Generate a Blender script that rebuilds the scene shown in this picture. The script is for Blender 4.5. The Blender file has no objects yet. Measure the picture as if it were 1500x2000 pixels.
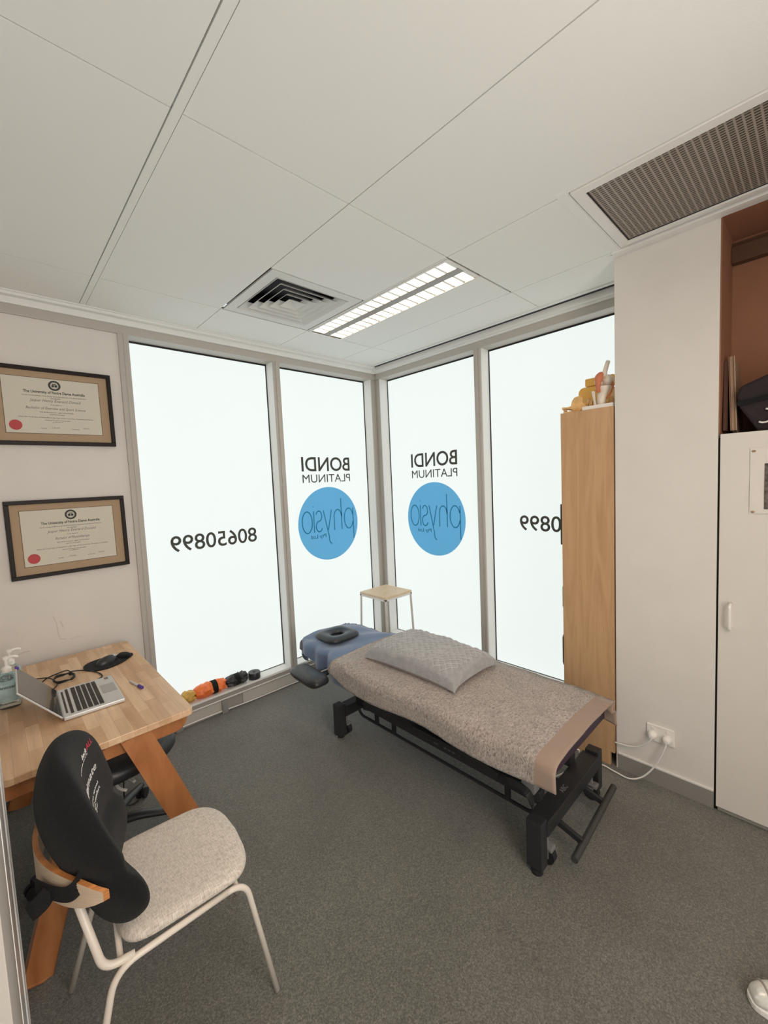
import bpy, bmesh, math, random
from mathutils import Vector, Matrix, noise
random.seed(7)
C = bpy.context.scene.collection
PI = math.pi

# ------------------------------------------------------------------ camera
def look_basis(yaw, pitch, roll):
    cy, sy, cp, sp = math.cos(yaw), math.sin(yaw), math.cos(pitch), math.sin(pitch)
    f = Vector((cy*cp, sy*cp, sp)); r = Vector((sy, -cy, 0)); u = r.cross(f)
    c, s = math.cos(roll), math.sin(roll)
    return c*r + s*u, -s*r + c*u, f
cam_d = bpy.data.cameras.new('camera'); cam = bpy.data.objects.new('camera', cam_d); C.objects.link(cam)
r_, u_, f_ = look_basis(0.813668, -0.0717273, -0.0445769)
m = Matrix((r_, u_, -f_)).transposed().to_4x4(); m.translation = Vector((-2.73287, -2.93581, 1.59558))
cam.matrix_world = m
cam_d.sensor_fit = 'HORIZONTAL'; cam_d.sensor_width = 36.0; cam_d.lens = 816.834/1500*36
cam_d.clip_start = 0.008; cam_d.clip_end = 60
bpy.context.scene.camera = cam
sc = bpy.context.scene
sc.view_settings.view_transform = 'Standard'; sc.view_settings.look = 'None'
sc.view_settings.gamma = 1.0; sc.view_settings.use_curve_mapping = False
sc.view_settings.exposure = 0.18
sc.cycles.max_bounces = 10; sc.cycles.diffuse_bounces = 6; sc.cycles.use_denoising = True
sc.cycles.sample_clamp_indirect = 8.0
# overcast sky outside the frosted windows
w = bpy.data.worlds.new('world'); sc.world = w; w.use_nodes = True
w.node_tree.nodes['Background'].inputs[0].default_value = (0.80, 0.90, 0.95, 1)
w.node_tree.nodes['Background'].inputs[1].default_value = 1.0
WIN = 0.775        # radiance of the backlit frosted glass
TUBE = 22.0        # fluorescent tubes
# room lamp behind the camera (second ceiling fitting, out of frame) and an added soft fill light by the south wall
def area(name, loc, rot, sx, sy, power, col):
    l = bpy.data.lights.new(name, 'AREA'); l.shape = 'RECTANGLE'; l.size = sx; l.size_y = sy
    l.energy = power; l.color = col
    o = bpy.data.objects.new(name, l); C.objects.link(o); o.location = loc; o.rotation_euler = rot
    return o
area('ceiling_lamp_light', (-2.3, -3.45, 2.60), (0, 0, 0), 0.5, 1.0, 12, (1.0, 0.62, 0.42))
area('south_fill_light', (-2.20, -3.84, 1.45), (PI/2, 0, 0), 1.1, 2.0, 30, (1.0, 0.96, 0.91))

H = 2.651
# ------------------------------------------------------------------ materials
def nodes(name):
    mt = bpy.data.materials.new(name); mt.use_nodes = True
    nt = mt.node_tree; return mt, nt, nt.nodes['Principled BSDF']
def mat(name, col, rough=0.6, metal=0.0, spec=0.5, bump=0, bscale=200, var=0, vscale=6, sheen=0, coat=0, trans=0, stretch=None, detail=3):
    mt, nt, b = nodes(name)
    b.inputs['Base Color'].default_value = (*col, 1); b.inputs['Roughness'].default_value = rough
    b.inputs['Metallic'].default_value = metal; b.inputs['Specular IOR Level'].default_value = spec
    b.inputs['Sheen Weight'].default_value = sheen; b.inputs['Coat Weight'].default_value = coat
    b.inputs['Transmission Weight'].default_value = trans
    tc = nt.nodes.new('ShaderNodeTexCoord'); src = tc.outputs['Object']
    if stretch:
        mp = nt.nodes.new('ShaderNodeMapping'); mp.inputs['Scale'].default_value = stretch
        nt.links.new(src, mp.inputs[0]); src = mp.outputs[0]
    if var:
        n = nt.nodes.new('ShaderNodeTexNoise'); n.inputs['Scale'].default_value = vscale; n.inputs['Detail'].default_value = detail
        nt.links.new(src, n.inputs['Vector'])
        mr = nt.nodes.new('ShaderNodeMapRange'); mr.inputs[1].default_value = 0.3; mr.inputs[2].default_value = 0.7
        mr.inputs[3].default_value = 1-var; mr.inputs[4].default_value = 1+var
        nt.links.new(n.outputs[0], mr.inputs[0])
        mx = nt.nodes.new('ShaderNodeMix'); mx.data_type = 'RGBA'; mx.blend_type = 'MULTIPLY'; mx.inputs[0].default_value = 1
        mx.inputs[6].default_value = (*col, 1); nt.links.new(mr.outputs[0], mx.inputs[7])
        nt.links.new(mx.outputs[2], b.inputs['Base Color'])
    if bump:
        n = nt.nodes.new('ShaderNodeTexNoise'); n.inputs['Scale'].default_value = bscale; n.inputs['Detail'].default_value = 3
        nt.links.new(src, n.inputs['Vector'])
        bp = nt.nodes.new('ShaderNodeBump'); bp.inputs['Strength'].default_value = bump; bp.inputs['Distance'].default_value = 0.01
        nt.links.new(n.outputs[0], bp.inputs['Height']); nt.links.new(bp.outputs[0], b.inputs['Normal'])
    return mt
def emis(name, col, s):
    mt, nt, b = nodes(name)
    b.inputs['Base Color'].default_value = (0.12, 0.12, 0.12, 1); b.inputs['Roughness'].default_value = 0.6
    b.inputs['Emission Color'].default_value = (*col, 1); b.inputs['Emission Strength'].default_value = s
    return mt
def ramp(nt, fac, stops):
    r = nt.nodes.new('ShaderNodeValToRGB'); e = r.color_ramp.elements
    while len(e) < len(stops): e.new(0.5)
    for k, (p, c) in enumerate(stops): e[k].position = p; e[k].color = (*c, 1)
    nt.links.new(fac, r.inputs[0]); return r.outputs[0]

M = {}
M['ceiling'] = mat('ceiling_tile', (0.87, 0.87, 0.84), 0.85, bump=0.05, bscale=300)
M['gap'] = mat('tile_gap', (0.10, 0.09, 0.08), 0.9)
M['wall'] = mat('painted_plaster', (0.74, 0.705, 0.665), 0.7, bump=0.03, bscale=60, var=0.02)
M['niche'] = mat('niche_shade_colour', (0.30, 0.135, 0.075), 0.75, bump=0.05, bscale=90, var=0.04)  # warm shade on white paint, put into the base colour
M['niche_dark'] = mat('niche_batten', (0.10, 0.045, 0.022), 0.7)
M['alu'] = mat('painted_aluminium', (0.50, 0.47, 0.43), 0.45, spec=0.4)
M['alu_light'] = mat('pale_aluminium', (0.84, 0.84, 0.82), 0.4, spec=0.4)
M['alu_dark'] = mat('grey_aluminium', (0.34, 0.315, 0.29), 0.5)
M['gasket'] = mat('gasket_and_shade_black', (0.01, 0.01, 0.012), 0.6)
M['white_gloss'] = mat('white_laminate', (0.74, 0.70, 0.655), 0.35, var=0.01)
M['white'] = mat('white_paint', (0.82, 0.80, 0.77), 0.4)
M['white_plastic'] = mat('white_plastic', (0.85, 0.82, 0.78), 0.3)
M['alu_grey'] = mat('blue_grey_aluminium', (0.42, 0.45, 0.46), 0.4, metal=0.3)
M['white_gloss2'] = mat('white_gloss_paint', (0.88, 0.88, 0.86), 0.2)
M['skirt'] = mat('vinyl_skirting', (0.27, 0.26, 0.245), 0.55)
M['black_metal'] = mat('black_powder_coat', (0.022, 0.023, 0.025), 0.42, bump=0.03, bscale=500)
M['rod_metal'] = mat('dark_steel', (0.07, 0.068, 0.065), 0.45, metal=0.4)
M['grey_metal'] = mat('grey_housing', (0.20, 0.20, 0.20), 0.4)
M['chrome'] = mat('chrome', (0.7, 0.7, 0.7), 0.2, metal=1)
M['rubber'] = mat('black_rubber', (0.015, 0.015, 0.016), 0.6)
M['vinyl_black'] = mat('black_vinyl', (0.028, 0.03, 0.033), 0.36, bump=0.06, bscale=350)
M['vinyl_navy'] = mat('plum_vinyl', (0.035, 0.018, 0.035), 0.5)
M['foam_black'] = mat('black_mesh_fabric', (0.007, 0.0075, 0.008), 0.85, spec=0.25, sheen=0.05, bump=0.35, bscale=420)
M['strap'] = mat('black_webbing', (0.006, 0.006, 0.007), 0.95, sheen=0.0, bump=0.4, bscale=300)
M['chair_white'] = mat('cream_steel', (0.72, 0.66, 0.58), 0.35)
M['ink'] = mat('black_ink', (0.03, 0.03, 0.028), 0.6)
M['ink_soft'] = mat('grey_ink', (0.20, 0.18, 0.16), 0.7)
M['paper'] = mat('certificate_paper', (0.66, 0.625, 0.53), 0.7)
M['mat'] = mat('tan_mount_board', (0.43, 0.31, 0.20), 0.8)
M['mat_line'] = mat('mount_bevel', (0.10, 0.06, 0.035), 0.7)
M['frame'] = mat('dark_timber_frame', (0.012, 0.007, 0.005), 0.45, spec=0.25)
M['seal'] = mat('red_wafer', (0.48, 0.035, 0.04), 0.5)
M['ply_edge'] = mat('plywood_edge', (0.50, 0.20, 0.06), 0.5, var=0.35, vscale=10, stretch=(1, 1, 30))
M['ply_face'] = mat('plywood_face', (0.66, 0.52, 0.38), 0.45, var=0.08, vscale=6, stretch=(3, 3, 30))
M['silver'] = mat('silver_case', (0.66, 0.67, 0.67), 0.35, metal=0.25)
M['key'] = mat('black_keys', (0.035, 0.028, 0.024), 0.5)
M['screen'] = mat('dark_screen', (0.05, 0.045, 0.04), 0.08, spec=0.9)
M['orange'] = mat('orange_vinyl', (0.90, 0.20, 0.045), 0.4, bump=0.15, bscale=40)
M['yellow'] = mat('mustard_vinyl', (0.62, 0.36, 0.07), 0.4, bump=0.15, bscale=40)
M['bone'] = mat('cream_bone_plastic', (0.78, 0.70, 0.60), 0.45, var=0.08, vscale=30)
M['tanbone'] = mat('tan_bone_plastic', (0.80, 0.50, 0.21), 0.45, var=0.2, vscale=25)
M['tendon'] = mat('orange_tendon', (0.62, 0.20, 0.10), 0.5)
M['ybucket'] = mat('yellow_plastic', (0.88, 0.52, 0.12), 0.45, var=0.08, vscale=12)
M['bag'] = mat('dark_bag_fabric', (0.02, 0.012, 0.014), 0.8, bump=0.3, bscale=400)
M['brownboard'] = mat('brown_board', (0.09, 0.035, 0.02), 0.7)
M['beigeboard'] = mat('beige_board', (0.36, 0.24, 0.16), 0.7)
M['photo'] = mat('grey_photo_print', (0.12, 0.10, 0.09), 0.4, var=0.7, vscale=60)
M['sleeve'] = mat('poster_paper', (0.76, 0.72, 0.67), 0.3, bump=0.3, bscale=12)
M['green'] = mat('green_plastic', (0.02, 0.22, 0.07), 0.5)
M['purple'] = mat('purple_plastic', (0.07, 0.03, 0.28), 0.4)
M['shoe'] = mat('silver_shoe_leather', (0.78, 0.78, 0.73), 0.22, metal=0.3)
M['shoe_stripe'] = mat('grey_shoe_stripe', (0.38, 0.35, 0.32), 0.4)
M['sheet'] = mat('blue_grey_sheet', (0.14, 0.20, 0.33), 0.9, sheen=0.4, bump=0.12, bscale=900)
M['louvre'] = mat('white_louvre', (0.72, 0.72, 0.69), 0.45)
M['lamp_white'] = mat('lamp_reflector', (0.80, 0.77, 0.71), 0.28, metal=0.35)
M['lamp_spine'] = mat('lamp_spine', (0.34, 0.32, 0.30), 0.4, metal=0.2)
M['tube'] = emis('fluorescent_tube', (1.0, 0.86, 0.70), TUBE)
M['glass'] = emis('backlit_frosted_glass', (0.93, 1.0, 0.965), WIN)
M['marker_red'] = mat('red_print', (0.55, 0.03, 0.06), 0.6)
M['print_white'] = mat('white_print', (0.75, 0.75, 0.75), 0.6)

# frosted film prints lit from behind
def film(name, col):
    mt = bpy.data.materials.new(name); mt.use_nodes = True; nt = mt.node_tree; nt.nodes.clear()
    o = nt.nodes.new('ShaderNodeOutputMaterial'); t = nt.nodes.new('ShaderNodeBsdfTranslucent'); d = nt.nodes.new('ShaderNodeBsdfDiffuse')
    mx = nt.nodes.new('ShaderNodeMixShader'); mx.inputs[0].default_value = 0.35
    t.inputs[0].default_value = (*col, 1); d.inputs[0].default_value = (*[c*0.7 for c in col], 1)
    nt.links.new(t.outputs[0], mx.inputs[1]); nt.links.new(d.outputs[0], mx.inputs[2]); nt.links.new(mx.outputs[0], o.inputs[0]); return mt
M['blue_film'] = film('blue_window_film', (0.40, 0.77, 1.0))
M['blue_line'] = film('dark_blue_window_film', (0.14, 0.46, 0.60))
M['black_film'] = film('charcoal_window_film', (0.24, 0.24, 0.22))

# clear pump bottles
def clear(name, col, rough=0.05):
    mt, nt, b = nodes(name); b.inputs['Base Color'].default_value = (*col, 1)
    b.inputs['Transmission Weight'].default_value = 0.9; b.inputs['Roughness'].default_value = rough; b.inputs['IOR'].default_value = 1.35
    return mt
M['gel'] = clear('blue_gel_bottle', (0.92, 0.99, 1.0), 0.08)
M['label'] = mat('pale_blue_label', (0.55, 0.78, 0.82), 0.4, var=0.15, vscale=25)
M['clearglass'] = clear('door_glass', (0.85, 0.93, 0.90), 0.02)

# carpet
def carpet():
    mt, nt, b = nodes('grey_carpet'); tc = nt.nodes.new('ShaderNodeTexCoord')
    n = nt.nodes.new('ShaderNodeTexNoise'); n.inputs['Scale'].default_value = 210; n.inputs['Detail'].default_value = 5; n.inputs['Roughness'].default_value = 0.7
    nt.links.new(tc.outputs['Object'], n.inputs['Vector'])
    n2 = nt.nodes.new('ShaderNodeTexNoise'); n2.inputs['Scale'].default_value = 3.0; n2.inputs['Detail'].default_value = 5
    nt.links.new(tc.outputs['Object'], n2.inputs['Vector'])
    c = ramp(nt, n.outputs[0], [(0.32, (0.050, 0.050, 0.043)), (0.5, (0.128, 0.124, 0.106)), (0.70, (0.27, 0.262, 0.225))])
    c2 = ramp(nt, n2.outputs[0], [(0.3, (0.86, 0.86, 0.86)), (0.7, (1.08, 1.08, 1.08))])
    mx = nt.nodes.new('ShaderNodeMix'); mx.data_type = 'RGBA'; mx.blend_type = 'MULTIPLY'; mx.inputs[0].default_value = 1
    nt.links.new(c, mx.inputs[6]); nt.links.new(c2, mx.inputs[7]); nt.links.new(mx.outputs[2], b.inputs['Base Color'])
    b.inputs['Roughness'].default_value = 0.7; b.inputs['Specular IOR Level'].default_value = 0.5
    b.inputs['Sheen Weight'].default_value = 0.6; b.inputs['Sheen Roughness'].default_value = 0.4
    bp = nt.nodes.new('ShaderNodeBump'); bp.inputs['Strength'].default_value = 0.6; bp.inputs['Distance'].default_value = 0.004
    nt.links.new(n.outputs[0], bp.inputs['Height']); nt.links.new(bp.outputs[0], b.inputs['Normal'])
    return mt
M['carpet'] = carpet()

# timber: block board (desk) and plain grained boards
def blocks(name, dark, light, rough=0.35):
    mt, nt, b = nodes(name); tc = nt.nodes.new('ShaderNodeTexCoord')
    mp = nt.nodes.new('ShaderNodeMapping'); mp.inputs['Rotation'].default_value = (0, 0, PI/2); nt.links.new(tc.outputs['Object'], mp.inputs[0])
    br = nt.nodes.new('ShaderNodeTexBrick'); br.offset = 0.37; br.inputs['Scale'].default_value = 1.0
    br.inputs['Brick Width'].default_value = 0.21; br.inputs['Row Height'].default_value = 0.042; br.inputs['Mortar Size'].default_value = 0.0004
    br.inputs['Color1'].default_value = (*light, 1); br.inputs['Color2'].default_value = (*dark, 1); br.inputs['Mortar'].default_value = (*[c*0.75 for c in dark], 1)
    nt.links.new(mp.outputs[0], br.inputs['Vector'])
    mp2 = nt.nodes.new('ShaderNodeMapping'); mp2.inputs['Scale'].default_value = (40, 3.5, 40); nt.links.new(tc.outputs['Object'], mp2.inputs[0])
    n = nt.nodes.new('ShaderNodeTexNoise'); n.inputs['Scale'].default_value = 1.0; n.inputs['Detail'].default_value = 4; nt.links.new(mp2.outputs[0], n.inputs['Vector'])
    g = ramp(nt, n.outputs[0], [(0.3, (0.84, 0.80, 0.76)), (0.7, (1.08, 1.08, 1.08))])
    mx = nt.nodes.new('ShaderNodeMix'); mx.data_type = 'RGBA'; mx.blend_type = 'MULTIPLY'; mx.inputs[0].default_value = 1
    nt.links.new(br.outputs[0], mx.inputs[6]); nt.links.new(g, mx.inputs[7]); nt.links.new(mx.outputs[2], b.inputs['Base Color'])
    b.inputs['Roughness'].default_value = rough; return mt
def wood(name, dark, light, stretch=(30, 30, 1.5), rough=0.4, dist=1.5):
    mt, nt, b = nodes(name); tc = nt.nodes.new('ShaderNodeTexCoord')
    mp = nt.nodes.new('ShaderNodeMapping'); mp.inputs['Scale'].default_value = stretch; nt.links.new(tc.outputs['Object'], mp.inputs[0])
    n = nt.nodes.new('ShaderNodeTexNoise'); n.inputs['Scale'].default_value = 1.0; n.inputs['Detail'].default_value = 5; n.inputs['Distortion'].default_value = dist
    nt.links.new(mp.outputs[0], n.inputs['Vector'])
    nt.links.new(ramp(nt, n.outputs[0], [(0.28, dark), (0.62, light)]), b.inputs['Base Color'])
    b.inputs['Roughness'].default_value = rough; return mt
M['desktop'] = blocks('block_board_timber', (0.60, 0.37, 0.205), (0.80, 0.585, 0.385))
M['desk_leg'] = wood('desk_leg_timber', (0.33, 0.118, 0.034), (0.45, 0.185, 0.064), (12, 12, 3))
M['birch'] = wood('birch_veneer', (0.50, 0.30, 0.155), (0.59, 0.375, 0.205), (14, 14, 1.2), 0.4, 2.5)
M['stool_top'] = wood('pale_ply', (0.72, 0.52, 0.33), (0.80, 0.62, 0.43), (5, 30, 5))

# woven chair seat
def woven():
    mt, nt, b = nodes('oatmeal_upholstery'); tc = nt.nodes.new('ShaderNodeTexCoord')
    outs = []
    for sx, sy in ((420, 60), (60, 420)):
        mp = nt.nodes.new('ShaderNodeMapping'); mp.inputs['Scale'].default_value = (sx, sy, 60); nt.links.new(tc.outputs['Object'], mp.inputs[0])
        n = nt.nodes.new('ShaderNodeTexNoise'); n.inputs['Scale'].default_value = 1.0; n.inputs['Detail'].default_value = 2; nt.links.new(mp.outputs[0], n.inputs['Vector']); outs.append(n.outputs[0])
    a = nt.nodes.new('ShaderNodeMath'); a.operation = 'ADD'; nt.links.new(outs[0], a.inputs[0]); nt.links.new(outs[1], a.inputs[1])
    h = nt.nodes.new('ShaderNodeMath'); h.operation = 'MULTIPLY'; h.inputs[1].default_value = 0.5; nt.links.new(a.outputs[0], h.inputs[0])
    nt.links.new(ramp(nt, h.outputs[0], [(0.34, (0.44, 0.39, 0.335)), (0.60, (0.72, 0.66, 0.585))]), b.inputs['Base Color'])
    bp = nt.nodes.new('ShaderNodeBump'); bp.inputs['Strength'].default_value = 0.3; bp.inputs['Distance'].default_value = 0.003
    nt.links.new(h.outputs[0], bp.inputs['Height']); nt.links.new(bp.outputs[0], b.inputs['Normal'])
    b.inputs['Roughness'].default_value = 0.9; b.inputs['Sheen Weight'].default_value = 0.2; return mt
M['woven'] = woven()

# terry towel with a flat woven band towards each end (object Y)
def terry():
    mt, nt, b = nodes('taupe_terry'); tc = nt.nodes.new('ShaderNodeTexCoord')
    mp = nt.nodes.new('ShaderNodeMapping'); mp.inputs['Scale'].default_value = (1.0, 1.6, 1.0); nt.links.new(tc.outputs['Object'], mp.inputs[0])
    n = nt.nodes.new('ShaderNodeTexNoise'); n.inputs['Scale'].default_value = 92; n.inputs['Detail'].default_value = 4; n.inputs['Distortion'].default_value = 1.0; nt.links.new(mp.outputs[0], n.inputs['Vector'])
    n2 = nt.nodes.new('ShaderNodeTexNoise'); n2.inputs['Scale'].default_value = 11; n2.inputs['Detail'].default_value = 3; nt.links.new(tc.outputs['Object'], n2.inputs['Vector'])
    c = ramp(nt, n.outputs[0], [(0.30, (0.19, 0.15, 0.13)), (0.46, (0.38, 0.325, 0.29)), (0.68, (0.57, 0.51, 0.465))])
    c2 = ramp(nt, n2.outputs[0], [(0.3, (0.88, 0.88, 0.88)), (0.7, (1.08, 1.07, 1.06))])
    mx = nt.nodes.new('ShaderNodeMix'); mx.data_type = 'RGBA'; mx.blend_type = 'MULTIPLY'; mx.inputs[0].default_value = 1
    nt.links.new(c, mx.inputs[6]); nt.links.new(c2, mx.inputs[7])
    nt.links.new(mx.outputs[2], b.inputs['Base Color'])
    bp = nt.nodes.new('ShaderNodeBump'); bp.inputs['Strength'].default_value = 0.9; bp.inputs['Distance'].default_value = 0.008
    nt.links.new(n.outputs[0], bp.inputs['Height']); nt.links.new(bp.outputs[0], b.inputs['Normal'])
    b.inputs['Roughness'].default_value = 0.95; b.inputs['Sheen Weight'].default_value = 0.3; return mt
M['terry'] = terry()
M['band'] = mat('taupe_woven_band', (0.34, 0.245, 0.19), 0.9, sheen=0.2, bump=0.1, bscale=400)
M['quilt'] = mat('grey_quilted_cotton', (0.36, 0.36, 0.37), 0.9, sheen=0.4, bump=0.35, bscale=110, var=0.12, vscale=30)
M['quilt_line'] = mat('pale_quilting_thread', (0.56, 0.555, 0.55), 0.9)
M['pillow_side'] = mat('taupe_pillow_cotton', (0.33, 0.27, 0.25), 0.9, sheen=0.2, bump=0.3, bscale=40)

# perforated grille
def perforated():
    mt, nt, b = nodes('perforated_metal'); tc = nt.nodes.new('ShaderNodeTexCoord')
    mp = nt.nodes.new('ShaderNodeMapping'); mp.inputs['Scale'].default_value = (1, 1, 1); nt.links.new(tc.outputs['Object'], mp.inputs[0])
    sep = nt.nodes.new('ShaderNodeSeparateXYZ'); nt.links.new(mp.outputs[0], sep.inputs[0])
    outs = []
    for k in (0, 1):
        mu = nt.nodes.new('ShaderNodeMath'); mu.operation = 'MULTIPLY'; mu.inputs[1].default_value = 2*PI/(0.0135, 0.021)[k]; nt.links.new(sep.outputs[k], mu.inputs[0])
        s = nt.nodes.new('ShaderNodeMath'); s.operation = 'SINE'; nt.links.new(mu.outputs[0], s.inputs[0])
        q = nt.nodes.new('ShaderNodeMath'); q.operation = 'SUBTRACT'; q.inputs[1].default_value = (0.0, 0.35)[k]; nt.links.new(s.outputs[0], q.inputs[0]); outs.append(q.outputs[0])
    a = nt.nodes.new('ShaderNodeMath'); a.operation = 'MAXIMUM'; nt.links.new(outs[0], a.inputs[0]); nt.links.new(outs[1], a.inputs[1])
    nt.links.new(ramp(nt, a.outputs[0], [(0.10, (0.06, 0.048, 0.036)), (0.42, (0.36, 0.31, 0.26))]), b.inputs['Base Color'])
    b.inputs['Roughness'].default_value = 0.5; return mt
M['perf'] = perforated()

# ------------------------------------------------------------------ mesh helpers
def rot(axis, a): return Matrix.Rotation(a, 4, axis)
def add_box(bm, lo, hi, bevel=0.0, seg=2, mx=None, tap=None):
    lo = Vector(lo); hi = Vector(hi); c = (lo+hi)/2; d = hi-lo
    r = bmesh.ops.create_cube(bm, size=1.0)
    vs = r['verts']
    for v in vs: v.co = Vector((v.co.x*d.x, v.co.y*d.y, v.co.z*d.z)) + c
    if tap: 
        for v in vs: v.co = tap(v.co)
    if mx is not None:
        for v in vs: v.co = mx @ v.co
    if bevel > 0:
        es = {e for v in vs for e in v.link_edges}
        bmesh.ops.bevel(bm, geom=list(es), offset=bevel, segments=seg, profile=0.6, affect='EDGES', clamp_overlap=True)
def beam(bm, a, b, w, h, bevel=0.003, up=Vector((0, 0, 1)), caps=True):
    a = Vector(a); b = Vector(b); d = (b-a); L = d.length; d.normalize()
    s = d.cross(up)
    if s.length < 1e-4: s = d.cross(Vector((0, 1, 0)))
    s.normalize(); u = s.cross(d)
    mx = Matrix((s, d, u)).transposed().to_4x4(); mx.translation = (a+b)/2
    add_box(bm, (-w/2, -L/2, -h/2), (w/2, L/2, h/2), bevel, 2, mx)
def smooth_path(pts, n=8):
    pts = [Vector(p) for p in pts]; out = []
    for i in range(len(pts)-1):
        p0 = pts[max(i-1, 0)]; p1 = pts[i]; p2 = pts[i+1]; p3 = pts[min(i+2, len(pts)-1)]
        for k in range(n):
            t = k/n
            out.append(0.5*((2*p1)+(p2-p0)*t+(2*p0-5*p1+4*p2-p3)*t*t+(3*p1-p0-3*p2+p3)*t**3))
    out.append(pts[-1]); return out
def bend_path(pts, rad=0.03, n=6):
    """polyline with rounded corners"""
    pts = [Vector(p) for p in pts]; out = [pts[0]]
    for i in range(1, len(pts)-1):
        a, b, c = pts[i-1], pts[i], pts[i+1]
        r = min(rad, (a-b).length*0.49, (c-b).length*0.49)
        p = b+(a-b).normalized()*r; q = b+(c-b).normalized()*r
        for k in range(n+1):
            t = k/n; out.append((1-t)**2*p+2*t*(1-t)*b+t*t*q)
    out.append(pts[-1]); return out
def tube(bm, pts, r, seg=10, cap=True, flat=None):
    pts = [Vector(p) for p in pts]; rings = []; up = None
    for i, p in enumerate(pts):
        d = (pts[min(i+1, len(pts)-1)]-pts[max(i-1, 0)])
        if d.length < 1e-9: d = Vector((0, 0, 1))
        d.normalize()
        if up is None:
            up = Vector((0, 0, 1)) if abs(d.z) < 0.9 else Vector((1, 0, 0))
        s = d.cross(up); s.normalize(); up = s.cross(d); up.normalize()
        rr = r[i] if isinstance(r, (list, tuple)) else r
        fl = flat or 1.0
        rings.append([bm.verts.new(p+s*(math.cos(2*PI*k/seg)*rr)+up*(math.sin(2*PI*k/seg)*rr*fl)) for k in range(seg)])
    for a, b in zip(rings, rings[1:]):
        for k in range(seg): bm.faces.new((a[k], a[(k+1) % seg], b[(k+1) % seg], b[k]))
    if cap:
        bm.faces.new(rings[0][::-1]); bm.faces.new(rings[-1])
def lathe(bm, prof, c, seg=24, mx=None, sx=1.0, sy=1.0):
    c = Vector(c); rings = []
    for r, z in prof:
        ring = []
        for k in range(seg):
            p = Vector((math.cos(2*PI*k/seg)*r*sx, math.sin(2*PI*k/seg)*r*sy, z))
            if mx is not None: p = mx @ p
            ring.append(bm.verts.new(p+c))
        rings.append(ring)
    for a, b in zip(rings, rings[1:]):
        for k in range(seg): bm.faces.new((a[k], a[(k+1) % seg], b[(k+1) % seg], b[k]))
    bm.faces.new(rings[0][::-1]); bm.faces.new(rings[-1])
def disc_y(bm, c, r, y, n=48, axis='y', th=0.0008):
    vs = []
    for s in (0, 1):
        ring = []
        for k in range(n):
            a = 2*PI*k/n
            ring.append(bm.verts.new((c[0]+r*math.cos(a), y+s*th, c[1]+r*math.sin(a)) if axis == 'y' else (y+s*th, c[0]+r*math.cos(a), c[1]+r*math.sin(a))))
        vs.append(ring)
    bm.faces.new(vs[0]); bm.faces.new(vs[1][::-1])
    for k in range(n): bm.faces.new((vs[0][k], vs[1][k], vs[1][(k+1) % n], vs[0][(k+1) % n]))
def grid_mesh(bm, nu, nv, f, closed_u=False):
    V = [[bm.verts.new(f(i/(nu if closed_u else nu-1), j/(nv-1))) for i in range(nu)] for j in range(nv)]
    for j in range(nv-1):
        for i in range(nu if closed_u else nu-1):
            bm.faces.new((V[j][i], V[j][(i+1) % nu], V[j+1][(i+1) % nu], V[j+1][i]))
    return V
def prism(bm, poly, mk, h0, h1):
    """poly: 2D list; mk(a,b,h)->Vector"""
    n = len(poly)
    A = [bm.verts.new(mk(p[0], p[1], h0)) for p in poly]; B = [bm.verts.new(mk(p[0], p[1], h1)) for p in poly]
    bm.faces.new(A[::-1]); bm.faces.new(B)
    for k in range(n): bm.faces.new((A[k], A[(k+1) % n], B[(k+1) % n], B[k]))
def rrect(x0, y0, x1, y1, r, n=6):
    out = []
    for cx, cy, a0 in ((x1-r, y1-r, 0), (x0+r, y1-r, PI/2), (x0+r, y0+r, PI), (x1-r, y0+r, 1.5*PI)):
        for k in range(n+1):
            a = a0+PI/2*k/n; out.append((cx+r*math.cos(a), cy+r*math.sin(a)))
    return out
def obj(name, bm, mt, parent=None, smooth=False, sub=0, local=False, solid=0, label=None, bevel=0, kind=None):
    """world-coordinate bmesh -> one object; geometry goes into the parent's frame unless local"""
    bmesh.ops.recalc_face_normals(bm, faces=bm.faces)
    me = bpy.data.meshes.new(name); 
    mts = mt if isinstance(mt, (list, tuple)) else [mt]
    o = bpy.data.objects.new(name, me); C.objects.link(o)
    if parent is not None:
        o.parent = parent
        if not local:
            W = parent.matrix_basis.copy(); p = parent.parent
            while p: W = p.matrix_basis @ W; p = p.parent
            bm.transform(W.inverted())
    else:
        if not local and len(bm.verts):
            lo = Vector([min(v.co[k] for v in bm.verts) for k in range(3)]); hi = Vector([max(v.co[k] for v in bm.verts) for k in range(3)])
            base = Vector(((lo.x+hi.x)/2, (lo.y+hi.y)/2, lo.z)); bm.transform(Matrix.Translation(-base)); o.location = base
    bm.to_mesh(me); bm.free()
    for q in mts: me.materials.append(q)
    if smooth:
        for p in me.polygons: p.use_smooth = True
        if smooth == 'auto':
            try: me.set_sharp_from_angle(angle=math.radians(38))
            except Exception: pass
    if solid:
        md = o.modifiers.new('thickness', 'SOLIDIFY'); md.thickness = solid; md.offset = 1
    if bevel:
        md = o.modifiers.new('bevel', 'BEVEL'); md.width = bevel; md.segments = 2; md.limit_method = 'ANGLE'
    if sub:
        md = o.modifiers.new('subdivision', 'SUBSURF'); md.levels = sub; md.render_levels = sub
    if label: o['label'] = label
    if kind: o['kind'] = kind
    return o
def thing(name, label, cat, loc=(0, 0, 0), rotz=0, group=None):
    o = bpy.data.objects.new(name, None); C.objects.link(o); o.location = loc; o.rotation_euler = (0, 0, rotz)
    o.matrix_basis = Matrix.Translation(Vector(loc)) @ Matrix.Rotation(rotz, 4, 'Z')
    o.empty_display_size = 0.05; o['label'] = label; o['category'] = cat
    if group: o['group'] = group
    return o
def tag(o, label, cat, group=None):
    o['label'] = label; o['category'] = cat
    if group: o['group'] = group
    return o
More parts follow.
